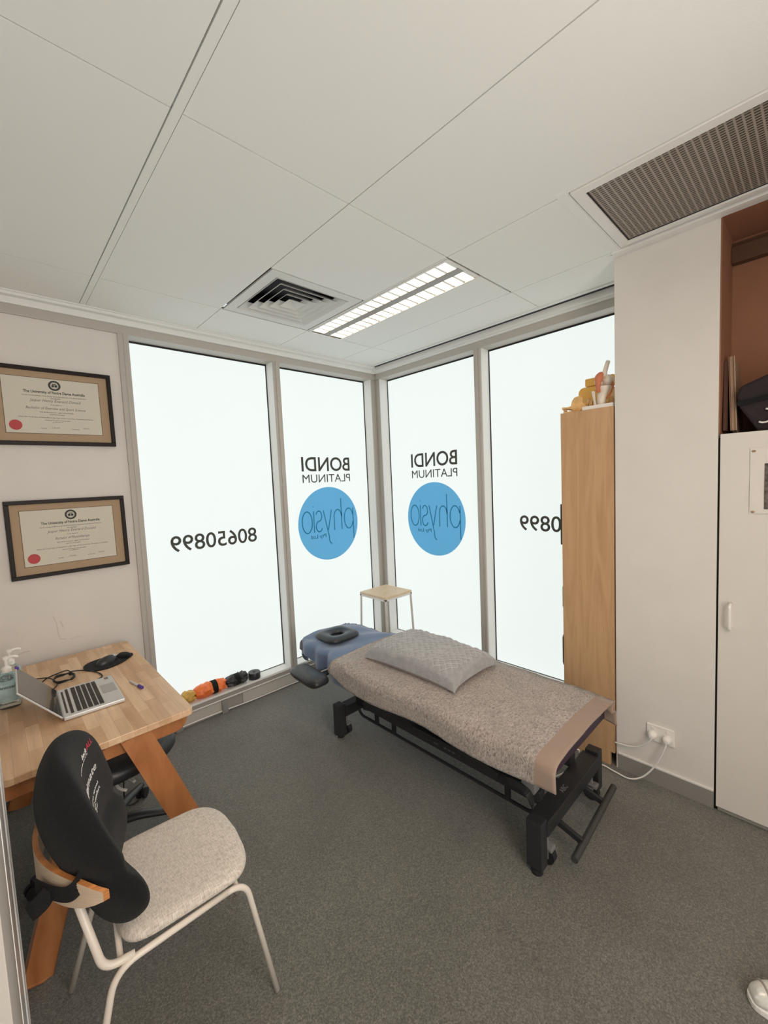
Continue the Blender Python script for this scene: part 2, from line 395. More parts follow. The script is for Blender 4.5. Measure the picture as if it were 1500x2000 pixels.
def struct_root(name, loc=(0, 0, 0)):
    o = bpy.data.objects.new(name, None); C.objects.link(o); o.matrix_basis = Matrix.Translation(Vector(loc)); o['kind'] = 'structure'; o.empty_display_size = 0.05
    return o
def dup(root, loc, rotz=None, label=None):
    r = root.copy(); C.objects.link(r); r.location = loc
    if rotz is not None: r.rotation_euler = (0, 0, rotz)
    if label: r['label'] = label
    for ch in list(root.children):
        c = ch.copy(); C.objects.link(c); c.parent = r
        for g in list(ch.children):
            d = g.copy(); C.objects.link(d); d.parent = c
    return r
def nb(): return bmesh.new()
def text_into(bm, s, x0, y0, w, h, mk, shear=0.0, th=0.0006, cap=None, squeeze=None, res=3, bold=0):
    """writes s so that its box fills (x0,y0)-(x0+w,y0+h) in 2D; mk(a,b,t)->world"""
    cu = bpy.data.curves.new('t', 'FONT'); cu.body = s; cu.size = 1; cu.resolution_u = res; cu.shear = shear; cu.offset = bold
    o = bpy.data.objects.new('t', cu); C.objects.link(o)
    bpy.context.view_layer.update()
    dg = bpy.context.evaluated_depsgraph_get(); me = bpy.data.meshes.new_from_object(o.evaluated_get(dg))
    bpy.data.objects.remove(o); bpy.data.curves.remove(cu)
    t = bmesh.new(); t.from_mesh(me); bpy.data.meshes.remove(me)
    bmesh.ops.remove_doubles(t, verts=t.verts, dist=1e-5)
    xs = [v.co.x for v in t.verts]; ys = [v.co.y for v in t.verts]
    ax, bx, ay, by = min(xs), max(xs), min(ys), max(ys)
    idx = {}
    for lay in (0, 1):
        for v in t.verts:
            idx[(lay, v.index)] = bm.verts.new(mk(x0+(v.co.x-ax)/(bx-ax)*w, y0+(v.co.y-ay)/(by-ay)*h, lay*th))
    t.verts.ensure_lookup_table()
    for f in t.faces:
        try:
            bm.faces.new([idx[(0, v.index)] for v in f.verts]); bm.faces.new([idx[(1, v.index)] for v in reversed(f.verts)])
        except ValueError: pass
    for e in t.edges:
        if len(e.link_faces) == 1:
            a, b = e.verts[0].index, e.verts[1].index
            try: bm.faces.new((idx[(0, a)], idx[(0, b)], idx[(1, b)], idx[(1, a)]))
            except ValueError: pass
    t.free()
def box_obj(name, lo, hi, mt, parent=None, bevel=0.0, **k):
    bm = nb(); add_box(bm, lo, hi, bevel); return obj(name, bm, mt, parent, **k)
def struct(name, bm, mt, **k):
    return obj(name, bm, mt, kind='structure', **k)

# ================================================================== THE ROOM
XW = -2.80      # left wall beyond the partition
YS = -3.90
bm = nb(); add_box(bm, (-3.0, YS, -0.05), (0.15, 0.12, 0)); struct('floor', bm, M['carpet'])

# --- ceiling tiles (one structure), openings for lamp, diffuser and grille
S0, T0 = 0.448, 0.469
g = 0.0022
holes = [(-1.035, -1.662, -0.752, -0.455), (-1.645, -1.066, -1.052, -0.472), (-1.046, -3.45, -0.452, -2.245)]  # x0,y0,x1,y1
bm = nb()
xs = [-3.0] + [-(S0+0.6*k) for k in range(4, -1, -1)] + [-0.112]
ys = [YS] + [-(T0+1.2*k) for k in range(2, -1, -1)] + [-0.078]
def tile(x0, y0, x1, y1):
    if x1-x0 < 0.012 or y1-y0 < 0.012: return
    add_box(bm, (x0+g, y0+g, H), (x1-g, y1-g, H+0.012))
for i in range(len(xs)-1):
    for j in range(len(ys)-1):
        x0, x1, y0, y1 = xs[i], xs[i+1], ys[j], ys[j+1]
        if abs(x1+2.248) < 1e-3: x1 -= 0.028
        rects = [(x0, y0, x1, y1)]
        for hx0, hy0, hx1, hy1 in holes:
            new = []
            for a0, b0, a1, b1 in rects:
                ox0, oy0, ox1, oy1 = max(a0, hx0), max(b0, hy0), min(a1, hx1), min(b1, hy1)
                if ox0 >= ox1 or oy0 >= oy1: new.append((a0, b0, a1, b1)); continue
                new += [(a0, oy1, a1, b1), (a0, b0, a1, oy0), (a0, oy0, ox0, oy1), (ox1, oy0, a1, oy1)]
            rects = new
        for r in rects: tile(*r)
add_box(bm, (-2.248-0.026, YS, H-0.0008), (-2.248-0.0, -0.078, H+0.012))
add_box(bm, (-1.07, -2.236, H-0.0015), (-0.45, -2.203, H+0.01))
struct('ceiling', bm, M['ceiling'], local=True)
bm = nb(); add_box(bm, (-3.0, YS, H+0.30), (0.15, 0.12, H+0.34))
for a, b in zip(xs[1:-1], xs[1:-1]): add_box(bm, (a-0.0038, YS, H+0.006), (a+0.0038, -0.078, H+0.014))
for b in ys[1:-1]: add_box(bm, (-3.0, b-0.0038, H+0.006), (-0.112, b+0.0038, H+0.014))
struct('ceiling_grid', bm, M['gap'], local=True)

# --- cornice trims
bm = nb()
add_box(bm, (-2.82, -0.078, H-0.006), (-0.06, -0.066, H+0.02), 0.002)
add_box(bm, (-2.82, -0.066, H-0.020), (-0.03, -0.030, H+0.02), 0.003)
add_box(bm, (-2.82, -0.030, 2.598), (0.0, 0.0, H+0.02), 0.004)
struct('trim_1', bm, M['alu_light'], local=True)
bm = nb()
add_box(bm, (-0.112, -2.19, H-0.008), (-0.090, -0.03, H+0.02), 0.002)
add_box(bm, (-0.052, -2.19, 2.612), (-0.012, -0.0, H+0.02), 0.004)
add_box(bm, (-0.025, -2.19, 2.598), (0.0, 0.0, 2.63), 0.003)
struct('trim_2', bm, M['alu_light'], local=True)
bm = nb(); add_box(bm, (-0.0895, -2.19, H-0.003), (-0.0525, -0.03, H+0.05)); struct('trim_slot_shade', bm, M['gasket'], local=True)  # flush black strip stands in for the shade inside the slot
# pier cornice (shadow-line moulding above the pier and niche)
bm = nb()
add_box(bm, (-0.452, -3.45, H-0.010), (-0.425, -2.200, H+0.02), 0.003)
add_box(bm, (-0.425, -3.45, H-0.004), (-0.385, -2.17, H+0.02), 0.002)
struct('trim_4', bm, M['white'], local=True)

# --- left (window) wall A: y = 0 plane ; glass recessed to y = 0.10
GA = 0.10
ZB, ZT = 0.145, 2.553
bm = nb(); add_box(bm, (-2.95, 0.0, 0.0), (-2.091, 0.12, 2.553)); struct('wall_north', bm, M['wall'], local=True)
bm = nb()
add_box(bm, (-2.95, -0.012, 2.550), (0.0, 0.12, 2.60), 0.003)          # header
struct('trim_5', bm, M['alu'], local=True)
def mullion(name, lo, hi, mt=None, grooves=None):
    b = nb(); add_box(b, lo, hi, 0.004)
    for gr in grooves or []: add_box(b, gr[0], gr[1], 0.001)
    return struct(name, b, mt or M['alu'], local=True)
mullion('trim_6', (-2.091, -0.014, 0.0), (-2.032, 0.12, 2.552), grooves=[((-2.062, -0.018, 0.0), (-2.050, -0.012, 2.552))])
mullion('trim_7', (-1.066, -0.014, 0.10), (-1.012, 0.12, 2.552), grooves=[((-1.050, -0.020, 0.10), (-1.030, -0.012, 2.552))])
mullion('trim_8', (-0.060, 0.0, 0.10), (0.12, 0.12, 2.56))
mullion('trim_9', (0.0, -0.060, 0.10), (0.12, 0.0, 2.56))
mullion('trim_10', (-0.014, -1.162, 0.10), (0.12, -1.104, 2.552), grooves=[((-0.020, -1.142, 0.10), (-0.012, -1.124, 2.552))])
bm = nb(); add_box(bm, (-0.012, -2.19, 2.550), (0.12, 0.0, 2.60), 0.003); struct('trim_11', bm, M['alu'], local=True)

def window(name, axis, a0, a1, decals=None):
    """axis 'y': pane in plane y=GA spanning x a0..a1 ; axis 'x': plane x=GA spanning y a0..a1"""
    def P(a, d, z): return (a, d, z) if axis == 'y' else (d, a, z)
    def bx(bm, aa, d0, z0, bb, d1, z1, bev=0.0):
        p = P(aa, d0, z0); q = P(bb, d1, z1); add_box(bm, [min(p[k], q[k]) for k in range(3)], [max(p[k], q[k]) for k in range(3)], bev)
    root = struct_root(name, P((a0+a1)/2, GA, ZB))
    b = nb(); bx(b, a0, GA, ZB, a1, GA+0.008, ZT); pane = obj('glass_pane', b, M['glass'], root)
    b = nb(); t = 0.009
    bx(b, a0, GA-0.004, ZB, a0+t, GA+0.002, ZT); bx(b, a1-t, GA-0.004, ZB, a1, GA+0.002, ZT)
    bx(b, a0, GA-0.004, ZT-t*1.6, a1, GA+0.002, ZT); bx(b, a0, GA-0.003, ZB, a1, GA+0.002, ZB+0.004)
    obj('gasket', b, M['gasket'], root)
    b = nb(); e = 0.0015
    bx(b, a0-0.0, -0.004, ZB-0.014, a1, GA+0.01, ZB-0.001)              # sill
    bx(b, a0-0.004, 0.0, ZB, a0+e, GA-0.004, ZT); bx(b, a1-e, 0.0, ZB, a1+0.004, GA-0.004, ZT)
    bx(b, a0, 0.0, ZT-e, a1, GA-0.004, ZT+0.004)
    obj('reveal', b, M['alu_light'], root)
    return root, pane
W1, P1 = window('window_1', 'y', -2.032, -1.066)
W2, P2 = window('window_2', 'y', -1.012, -0.060)
W3, P3 = window('window_3', 'x', -1.104, -0.060)
W4, P4 = window('window_4', 'x', -2.19, -1.162)

mkA = lambda a, b, t: Vector((-a, GA-0.0045-t, b))      # text read from outside: local x runs to -X
mkB = lambda a, b, t: Vector((GA-0.0045-t, a, b))
def stroke(bm, pts, r, mk, t=0.0009):
    """flat ribbon along 2D pts"""
    P = [Vector((p[0], p[1])) for p in pts]; L, R = [], []
    for i, p in enumerate(P):
        d = (P[min(i+1, len(P)-1)]-P[max(i-1, 0)]); d.normalize(); n = Vector((-d.y, d.x))*r
        L.append(p+n); R.append(p-n)
    for i in range(len(P)-1):
        q = [bm.verts.new(mk(v.x, v.y, t)) for v in (L[i], L[i+1], R[i+1], R[i])]
        bm.faces.new(q)
def arc(cx, cy, rx, ry, a0, a1, n=18):
    return [(cx+rx*math.cos(math.radians(a0+(a1-a0)*k/n)), cy+ry*math.sin(math.radians(a0+(a1-a0)*k/n))) for k in range(n+1)]
def logo(pane, mk, cx, cz, W, side):
    b = nb(); R = 0.323
    disc_y(b, (mk(cx, cz, 0).x if side == 'A' else mk(cx, cz, 0).y, cz), R, (GA-0.0055), 72, 'y' if side == 'A' else 'x')
    obj('logo_disc', b, M['blue_film'], pane, label='blue logo disc on the frosted glass')
    # thin lower-case lettering: p h y s i o, in reading direction +a
    b = nb(); mk2 = lambda a, z, t: mk(a, z, 0.0022+t*0)
    x = cx-0.270; xh = 0.185; base = cz-0.065; r = 0.0052
    def S(p): stroke(b, p, r, mk2)
    # p
    S([(x, base+xh), (x, base-0.10)]); S(arc(x+0.052, base+xh/2, 0.052, xh/2, 160, -160))
    # h
    x1 = x+0.135; S([(x1, base+xh*1.52), (x1, base)]); S(arc(x1+0.042, base+xh*0.62, 0.042, xh*0.36, 180, 0)+[(x1+0.084, base)])
    # y
    x2 = x1+0.110; S([(x2, base+xh), (x2+0.042, base+0.01)]); S([(x2+0.088, base+xh), (x2+0.035, base-0.055)]+arc(x2+0.012, base-0.06, 0.025, 0.055, 0, -100, 8))
    # s
    x3 = x2+0.105; S(arc(x3+0.032, base+xh*0.75, 0.030, xh*0.24, 20, 270, 16)+arc(x3+0.032, base+xh*0.26, 0.032, xh*0.25, 90, -160, 16))
    # i
    x4 = x3+0.085; S([(x4, base+xh), (x4, base)]); S([(x4-0.004, base+xh+0.04), (x4+0.004, base+xh+0.04)])
    # o
    S(arc(x4+0.068, base+xh/2, 0.050, xh/2, 0, 360, 30))
    obj('logo_lettering', b, M['blue_line'], pane, label='thin dark lettering reversed on the blue disc')
    b = nb(); text_into(b, 'Pty Ltd', cx+0.045, cz-0.128, 0.155, 0.042, lambda a, z, t: mk(a, z, 0.0022+t))
    obj('small_lettering', b, M['blue_line'], pane)
    b = nb(); text_into(b, 'BONDI', W[0], 1.712, W[1], 0.124, mk, bold=0.012, res=5)
    obj('bold_lettering', b, M['black_film'], pane, label='bold charcoal capitals reversed on the frosted glass')
    b = nb(); text_into(b, 'PLATINUM', W[0]+0.002, 1.616, W[1]-0.006, 0.070, mk, res=4)
    obj('light_lettering', b, M['black_film'], pane, label='thin charcoal capitals reversed on the frosted glass')
logo(P2, mkA, 0.540, 1.250, (0.281, 0.517), 'A')
logo(P3, mkB, -0.590, 1.252, (-0.846, 0.513), 'B')
b = nb(); text_into(b, '80650899', 1.238, 1.180, 0.622, 0.112, mkA, bold=0.008, res=5); obj('phone_number', b, M['black_film'], P1, label='charcoal phone digits reversed on the frosted glass')
b = nb(); text_into(b, '80650899', -2.016, 1.196, 0.622, 0.112, mkB, bold=0.008, res=5); obj('phone_number', b, M['black_film'], P4, label='charcoal phone digits reversed, half hidden by the bookcase')

# --- low rails below the glass
bm = nb()
add_box(bm, (-2.091, -0.010, 0.102), (0.0, 0.10, 0.131), 0.002); add_box(bm, (-0.010, -2.19, 0.102), (0.10, 0.0, 0.131), 0.002)
add_box(bm, (-2.091, 0.002, 0.0), (0.0, 0.10, 0.10)); add_box(bm, (0.002, -2.19, 0.0), (0.10, 0.0, 0.10))
struct('baseboard_north', bm, M['alu_dark'], local=True)
bm = nb()
add_box(bm, (-2.4, -0.014, 0.096), (0.0, 0.004, 0.104), 0.002); add_box(bm, (-0.014, -2.19, 0.096), (0.004, 0.0, 0.104), 0.002)
struct('trim_12', bm, M['white'], local=True)
bm = nb()
for k, (x0, x1) in enumerate(((-1.48, -0.90), (-1.98, -1.60))): add_box(bm, (x0, -0.006, 0.012), (x1, 0.004, 0.090), 0.002)
struct('trim_13', bm, M['alu'], local=True)
# floor cable running along the skirting with two clips
bm = nb(); tube(bm, smooth_path([(-2.30, -0.03, 0.006), (-2.05, -0.018, 0.018), (-1.85, -0.016, 0.024), (-1.62, -0.015, 0.020), (-1.45, -0.015, 0.012), (-1.2, -0.014, 0.010), (-0.9, -0.014, 0.010), (-0.3, -0.014, 0.009), (-0.05, -0.02, 0.008)]), 0.0045)
c = obj('data_cable', bm, M['white'], smooth=True); tag(c, 'thin white cable running along the foot of the left windows', 'cable')
for x, lab in ((-1.62, 'grey cable clip on the low rail below the orange pouch'), (-1.93, 'grey cable clip on the low rail beside the desk corner')):
    bm = nb(); add_box(bm, (x-0.022, -0.022, 0.0), (x+0.022, 0.0, 0.092), 0.003); add_box(bm, (x-0.016, -0.026, 0.02), (x+0.016, -0.02, 0.07), 0.002)
    tag(obj('cable_clip', bm, M['skirt']), lab, 'cable clip')

# --- left partition (west) beside the camera: aluminium framed glass door
bm = nb(); add_box(bm, (-2.90, -1.262, 0), (XW, 0.0, H)); struct('wall_west', bm, M['wall'], local=True)
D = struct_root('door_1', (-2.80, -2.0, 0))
for nm, ya, yb, xf, mt in (('end_stile', -1.335, -1.285, -2.7655, 'alu_light'), ('dark_channel', -1.352, -1.335, -2.772, 'gasket'), ('door_stile', -1.46, -1.352, -2.7660, 'alu_light'),
                           ('seal_channel', -1.56, -1.46, -2.7690, 'alu_grey'), ('glazing_stop', -1.78, -1.56, -2.7665, 'white_gloss2'), ('door_jamb', -2.12, -1.78, -2.7680, 'alu')):  # flat colour set band by band, black for the narrow channel
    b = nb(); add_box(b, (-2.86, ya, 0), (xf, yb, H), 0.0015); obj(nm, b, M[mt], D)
b = nb(); add_box(b, (-2.80, -3.9, 0.10), (-2.792, -2.12, H)); obj('door_glass', b, M['clearglass'], D)
b = nb(); add_box(b, (-2.86, -3.9, 0), (-2.785, -2.12, 0.10), 0.003); obj('bottom_rail', b, M['alu'], D)
bm = nb(); add_box(bm, (-3.0, -3.9, 0), (-2.90, 0.12, H)); struct('wall_west_outer', bm, M['wall'], local=True)
bm = nb(); add_box(bm, (-3.0, YS-0.1, 0), (0.15, YS, H)); struct('wall_south', bm, M['wall'], local=True)

# --- pier and niche on the right (east)
XP = -0.379
bm = nb(); add_box(bm, (XP, -2.607, 0.0), (-0.088, -2.190, H)); struct('wall_east', bm, M['wall'], local=True)
bm = nb(); add_box(bm, (-0.088, -3.9, 0), (0.15, -2.19, H+0.02)); struct('wall_east_back', bm, M['niche'], local=True)
bm = nb()
add_box(bm, (XP+0.004, -2.612, 1.742), (-0.088, -2.6075, H)); struct('wall_niche_side', bm, M['niche'], local=True)
bm = nb()
add_box(bm, (-0.385, -3.9, H-0.001), (-0.088, -2.612, H+0.01)); struct('ceiling_niche', bm, M['niche'], local=True)
bm = nb(); add_box(bm, (-0.135, -3.9, 2.535), (-0.088, -2.612, 2.610), 0.004); add_box(bm, (-0.110, -3.9, 2.610), (-0.088, -2.612, 2.632)); struct('trim_14', bm, M['niche_dark'], local=True)
bm = nb(); add_box(bm, (XP-0.006, -2.607, 0.0), (XP, -2.200, 0.083), 0.001); struct('baseboard_east', bm, M['skirt'], local=True)
bm = nb(); add_box(bm, (XP-0.007, -2.607, 0.083), (XP+0.001, -2.200, 0.091), 0.001); struct('trim_15', bm, M['white'], local=True)

# ================================================================== CEILING FITTINGS
L = thing('ceiling_light', 'recessed two-tube ceiling light with white louvres, lit', 'ceiling light', (-0.8935, -1.058, H))
b = nb(); x0, x1, y0, y1 = -1.020, -0.766, -1.645, -0.472
for r in ((x0-0.014, y0-0.014, x0, y1+0.014), (x1, y0-0.014, x1+0.014, y1+0.014), (x0, y0-0.014, x1, y0), (x0, y1, x1, y1+0.014)):
    add_box(b, (r[0], r[1], H-0.003), (r[2], r[3], H+0.006), 0.001)
obj('trim_frame', b, M['white'], L)
b = nb(); add_box(b, (x0-0.01, y0-0.01, H+0.085), (x1+0.01, y1+0.01, H+0.09))
for r in ((x0-0.004, y0, x0, y1), (x1, y0, x1+0.004, y1), (x0, y0-0.004, x1, y0), (x0, y1, x1, y1+0.004)): add_box(b, (r[0], r[1], H), (r[2], r[3], H+0.088))
obj('housing', b, M['lamp_white'], L)
b = nb(); xm = (x0+x1)/2; add_box(b, (xm-0.026, y0, H+0.001), (xm+0.026, y1, H+0.012), 0.002); obj('centre_spine', b, M['lamp_spine'], L)
for sx in (-1, 1):
    xc = xm+sx*0.0765
    b = nb(); tube(b, [(xc, y0+0.02, H+0.058), (xc, y1-0.02, H+0.058)], 0.013, 12); obj('fluorescent_tube', b, M['tube'], L, smooth='auto')
    b = nb(); n = 17
    for k in range(n+1):
        y = y0+0.01+(y1-y0-0.02)*k/n
        def f(u, v, y=y, xc=xc):
            a = xc-0.049+0.098*u; z = H+0.004+0.034*v; t = 0.007*(1-v)**1.6
            sag = 0.010*math.cos((u-0.5)*PI)
            return Vector((a, y+t, z+sag*v))
        def f2(u, v, y=y, xc=xc):
            p = f(u, v, y, xc); p.y = 2*y-p.y; return p
        grid_mesh(b, 7, 5, f); grid_mesh(b, 7, 5, f2)
        add_box(b, (xc-0.049, y-0.007, H+0.003), (xc+0.049, y+0.007, H+0.0045))
    for s in (-1, 1):
        def f(u, v, s=s, xc=xc):
            return Vector((xc+s*(0.049-0.018*v*v), y0+(y1-y0)*u, H+0.002+0.05*v))
        grid_mesh(b, 2, 6, f)
    obj('louvre', b, M['lamp_white'], L, smooth='auto')

A = thing('air_diffuser', 'square white four-way air diffuser with stepped louvres beside the ceiling light', 'air vent', (-1.3485, -0.769, H))
xc, yc = -1.3485, -0.772
b = nb()
o_, i_ = 0.288, 0.232
for r in ((-o_, -o_, -i_, o_), (i_, -o_, o_, o_), (-i_, -o_, i_, -i_), (-i_, i_, i_, o_)):
    add_box(b, (xc+r[0], yc+r[1], H-0.002), (xc+r[2], yc+r[3], H+0.008), 0.001)
obj('face_plate', b, M['louvre'], A)
b = nb(); add_box(b, (xc-i_, yc-i_, H+0.10), (xc+i_, yc+i_, H+0.105))
for s in (-1, 1):
    add_box(b, (xc+s*i_-0.002, yc-i_, H), (xc+s*i_+0.002, yc+i_, H+0.1)); add_box(b, (xc-i_, yc+s*i_-0.002, H), (xc+i_, yc+s*i_+0.002, H+0.1))
obj('duct', b, M['gasket'], A)
for k in range(5):
    ro = 0.230-0.044*k; ri = ro-0.043; zo = H-0.004; zi = H+0.030
    if k == 4: ri = 0.0005; zi = H+0.030
    b = nb(); q = []
    for rr, z in ((ro, zo), (ri, zi)):
        q.append([b.verts.new((xc+sx*rr, yc+sy*rr, z)) for sx, sy in ((-1, -1), (1, -1), (1, 1), (-1, 1))])
    for e in range(4): b.faces.new((q[0][e], q[0][(e+1) % 4], q[1][(e+1) % 4], q[1][e]))
    obj('louvre_ring', b, M['louvre'], A, solid=0.0015)

G = thing('return_air_grille', 'long perforated metal return air grille in the ceiling by the pier', 'air vent', (-0.755, -2.85, H))
b = nb(); x0, x1, y0, y1 = -1.003, -0.500, -3.40, -2.288
for r in ((x0-0.042, y0-0.042, x0, y1+0.040), (x1, y0-0.042, x1+0.030, y1+0.040), (x0, y0-0.042, x1, y0), (x0, y1, x1, y1+0.040)):
    add_box(b, (r[0], r[1], H-0.005), (r[2], r[3], H+0.006), 0.002)
obj('frame', b, M['white'], G)
b = nb(); add_box(b, (x0, y0, H+0.004), (x1, y1, H+0.006)); obj('perforated_panel', b, M['perf'], G)
b = nb()
for r in ((x0, y0, x0+0.005, y1), (x1-0.005, y0, x1, y1), (x0, y0, x1, y0+0.005), (x0, y1-0.005, x1, y1)): add_box(b, (r[0], r[1], H+0.002), (r[2], r[3], H+0.0045))
obj('dark_edging', b, M['gasket'], G)  # thin black strips round the edge of the panel

# ================================================================== CERTIFICATES
def certificate(z0, x0, x1, z1, tilt, label, lines, name_txt, deg_txt):
    cx = (x0+x1)/2
    t = thing('framed_certificate', label, 'certificate', (cx, 0, z0))
    w = x1-x0; h = z1-z0; fw = 0.021
    def pt(a, b, d): # a,b measured from lower left, d into the room
        q = Vector((a-w/2, b-h/2)); c, s = math.cos(tilt), math.sin(tilt)
        return Vector((cx+q.x*c-q.y*s, -d, z0+h/2+q.x*s+q.y*c))
    def bx(b, a0, b0, d0, a1, b1, d1, bev=0.0):
        vs = [b.verts.new(pt(a, bb, d)) for d in (d0, d1) for a, bb in ((a0, b0), (a1, b0), (a1, b1), (a0, b1))]
        fs = ((0, 1, 2, 3), (7, 6, 5, 4), (0, 4, 5, 1), (1, 5, 6, 2), (2, 6, 7, 3), (3, 7, 4, 0))
        for f in fs: b.faces.new([vs[k] for k in f])
    b = nb(); bx(b, 0, 0, 0, w, fw, 0.024); bx(b, 0, h-fw, 0, w, h, 0.024); bx(b, 0, fw, 0, fw, h-fw, 0.024); bx(b, w-fw, fw, 0, w, h-fw, 0.024)
    obj('frame', b, M['frame'], t, bevel=0.002)
    b = nb(); bx(b, fw, fw, 0.002, w-fw, h-fw, 0.014); obj('mount_board', b, M['mat'], t)
    p0, p1, q0, q1 = 0.060, w-0.063, 0.064, h-0.056
    b = nb(); bx(b, p0-0.0025, q0-0.0025, 0.013, p1+0.0025, q1+0.0025, 0.0145); obj('mount_bevel', b, M['mat_line'], t)
    b = nb(); bx(b, p0, q0, 0.014, p1, q1, 0.0152); pap = obj('paper', b, M['paper'], t)
    pc = (p0+p1)/2; PH = q1-q0
    mk = lambda a, bb, th: pt(a, bb, 0.0154+th*0.5)
    def line(s, y, ww, hh, sh=0.0, bold=0.0, cx_=None):
        c_ = pc+0.008 if cx_ is None else cx_
        b = nb(); text_into(b, s, c_-ww/2, q0+PH*y, ww, hh, mk, shear=sh, res=2, bold=bold)
        obj('script_line' if sh else 'text_line', b, M['ink_soft'] if sh else M['ink'], pap)
    line('The University of Notre Dame Australia', 0.715, 0.268, 0.019, 0.0, 0.02)
    line('On the recommendation of the Faculty and by the authority of the Board of Directors', 0.668, 0.282, 0.0075)
    line('has admitted', 0.636, 0.042, 0.006)
    line('to the degree of', 0.516, 0.050, 0.006)
    line('with all the honours, rights and privileges', 0.375, 0.150, 0.007)
    line('pertaining to this degree', 0.338, 0.066, 0.0065)
    line('Given this Tenth Day of December in the Year of Our Lord Two Thousand and Sixteen', 0.275, 0.325, 0.0075)
    line('Granted at Fremantle and to be sealed', 0.235, 0.11, 0.005); line('in witness of', 0.208, 0.045, 0.005)
    line('Chancellor', 0.085, 0.026, 0.005, cx_=p0+0.155); line('Vice Chancellor', 0.085, 0.036, 0.005, cx_=p0+0.295)
    line(name_txt, 0.560, 0.225, 0.019, 0.35); line(deg_txt[0], 0.425, deg_txt[1], 0.018, 0.35)
    line('J Smith', 0.088, 0.036, 0.010, 0.5, cx_=p0+0.205); line('M Jones', 0.095, 0.030, 0.010, 0.5, cx_=p0+0.345)
    b = nb()
    def disc(cx_, cy_, r, d, n=28, r2=0):
        ring = [pt(cx_+r*math.cos(2*PI*k/n), cy_+r*math.sin(2*PI*k/n), d) for k in range(n)]
        v = [b.verts.new(p) for p in ring]
        if not r2: b.faces.new(v); return
        v2 = [b.verts.new(pt(cx_+r2*math.cos(2*PI*k/n), cy_+r2*math.sin(2*PI*k/n), d)) for k in range(n)]
        for k in range(n): b.faces.new((v[k], v[(k+1) % n], v2[(k+1) % n], v2[k]))
    sx, sy = pc+0.008, q1-0.034
    disc(sx, sy, 0.027, 0.0158, r2=0.0185); disc(sx, sy, 0.0165, 0.0158, r2=0.0155)
    bx(b, sx-0.012, sy-0.008, 0.0155, sx-0.001, sy+0.004, 0.0158); bx(b, sx+0.001, sy-0.008, 0.0155, sx+0.012, sy+0.004, 0.0158); bx(b, sx-0.009, sy+0.006, 0.0155, sx+0.009, sy+0.010, 0.0158)
    obj('crest', b, M['ink'], pap)
    b = nb(); disc(p0+0.040, q0+0.040, 0.0265, 0.016); v = obj('red_seal', b, M['seal'], pap)
    return t
certificate(1.876, -2.692, -2.149, 2.290, 0.004, 'dark-framed certificate with red seal, the upper of two on the left wall', None, 'Jasper Henry Everard Donald', ('Bachelor of Exercise and Sport Science', 0.262))
certificate(1.163, -2.675, -2.133, 1.582, 0.006, 'dark-framed certificate with red seal, the lower one above the desk', None, 'Jasper Henry Everard Donald', ('Bachelor of Physiotherapy', 0.158))

# faint scuff marks on the wall above the desk
bm = nb()
mkw = lambda a, b_, t: Vector((a, -0.0006-t*0, b_))
for pts, r in (([(-2.520, 0.935), (-2.508, 0.89), (-2.505, 0.84), (-2.500, 0.80), (-2.47, 0.79)], 0.0022), ([(-2.455, 0.785), (-2.43, 0.79), (-2.40, 0.785)], 0.0016), ([(-2.49, 0.90), (-2.480, 0.86)], 0.003), ([(-2.685, 0.765), (-2.655, 0.772), (-2.63, 0.770)], 0.003)):
    stroke(bm, pts, r, mkw)
o = obj('scuff_marks', bm, mat('scuffed_paint', (0.63, 0.59, 0.545), 0.8), kind='structure')

# ================================================================== DESK
DT = 0.72
T = thing('desk', 'timber block-board desk with splayed legs against the left wall', 'desk', (-2.49, -0.64, 0))
b = nb()
poly = rrect(-2.775, -1.196, -2.196, -0.08, 0.022)
prism(b, poly, lambda a, c_, h: Vector((a, c_, h)), DT-0.026, DT)
obj('desk_top', b, M['desktop'], T, bevel=0.003)
for y, s in ((-1.150, 1), (-0.125, -1)):
    b = nb()   # rounded end rail under the top
    mk = lambda a, c_, h: Vector((a, h, c_))
    pr = [(-2.77, DT-0.026), (-2.77, 0.632)] + [(-2.262+0.05*math.sin(t_*PI/16), 0.632+0.05*(1-math.cos(t_*PI/16))) for t_ in range(0, 8)] + [(-2.212, DT-0.026)]
    prism(b, pr, mk, y-0.012, y+0.012)
    obj('end_rail', b, M['desk_leg'], T, bevel=0.002)
    b = nb(); beam(b, (-2.405, y-0.020*s, 0.700), (-2.150, y-0.026*s, 0.004), 0.030, 0.086, 0.005, up=Vector((1, 0, 0.35))); obj('leg', b, M['desk_leg'], T)
    b = nb(); beam(b, (-2.545, y-0.020*s, 0.700), (-2.742, y-0.026*s, 0.004), 0.030, 0.080, 0.005, up=Vector((1, 0, -0.3))); obj('leg', b, M['desk_leg'], T)
b = nb(); add_box(b, (-2.57, -1.11, 0.632), (-2.545, -0.14, DT-0.026), 0.003); obj('long_rail', b, M['desk_leg'], T)

# laptop
LP = thing('laptop', 'open silver laptop with black keys on the desk', 'laptop', (-2.478, -0.765, DT), math.radians(-1.5))
b = nb(); add_box(b, (-0.103, -0.156, 0.002), (0.103, 0.156, 0.017), 0.004); obj('base', b, M['silver'], LP, local=True)
b = nb()
rows = [(-0.078, 0.011), (-0.058, 0.016), (-0.039, 0.016), (-0.020, 0.016), (-0.001, 0.016), (0.018, 0.016)]
for ri, (xr, kw) in enumerate(rows):
    n = 15 if ri < 5 else 9
    y = -0.137
    for k in range(n):
        wk = 0.0183
        if ri == 5: wk = [0.018, 0.018, 0.018, 0.018, 0.11, 0.018, 0.018, 0.0183, 0.0366][k]
        if y+wk > 0.14: break
        add_box(b, (xr, y+0.0018, 0.0165), (xr+kw-0.001, y+wk-0.0018, 0.0185)); y += wk
obj('keyboard', b, M['key'], LP, local=True)
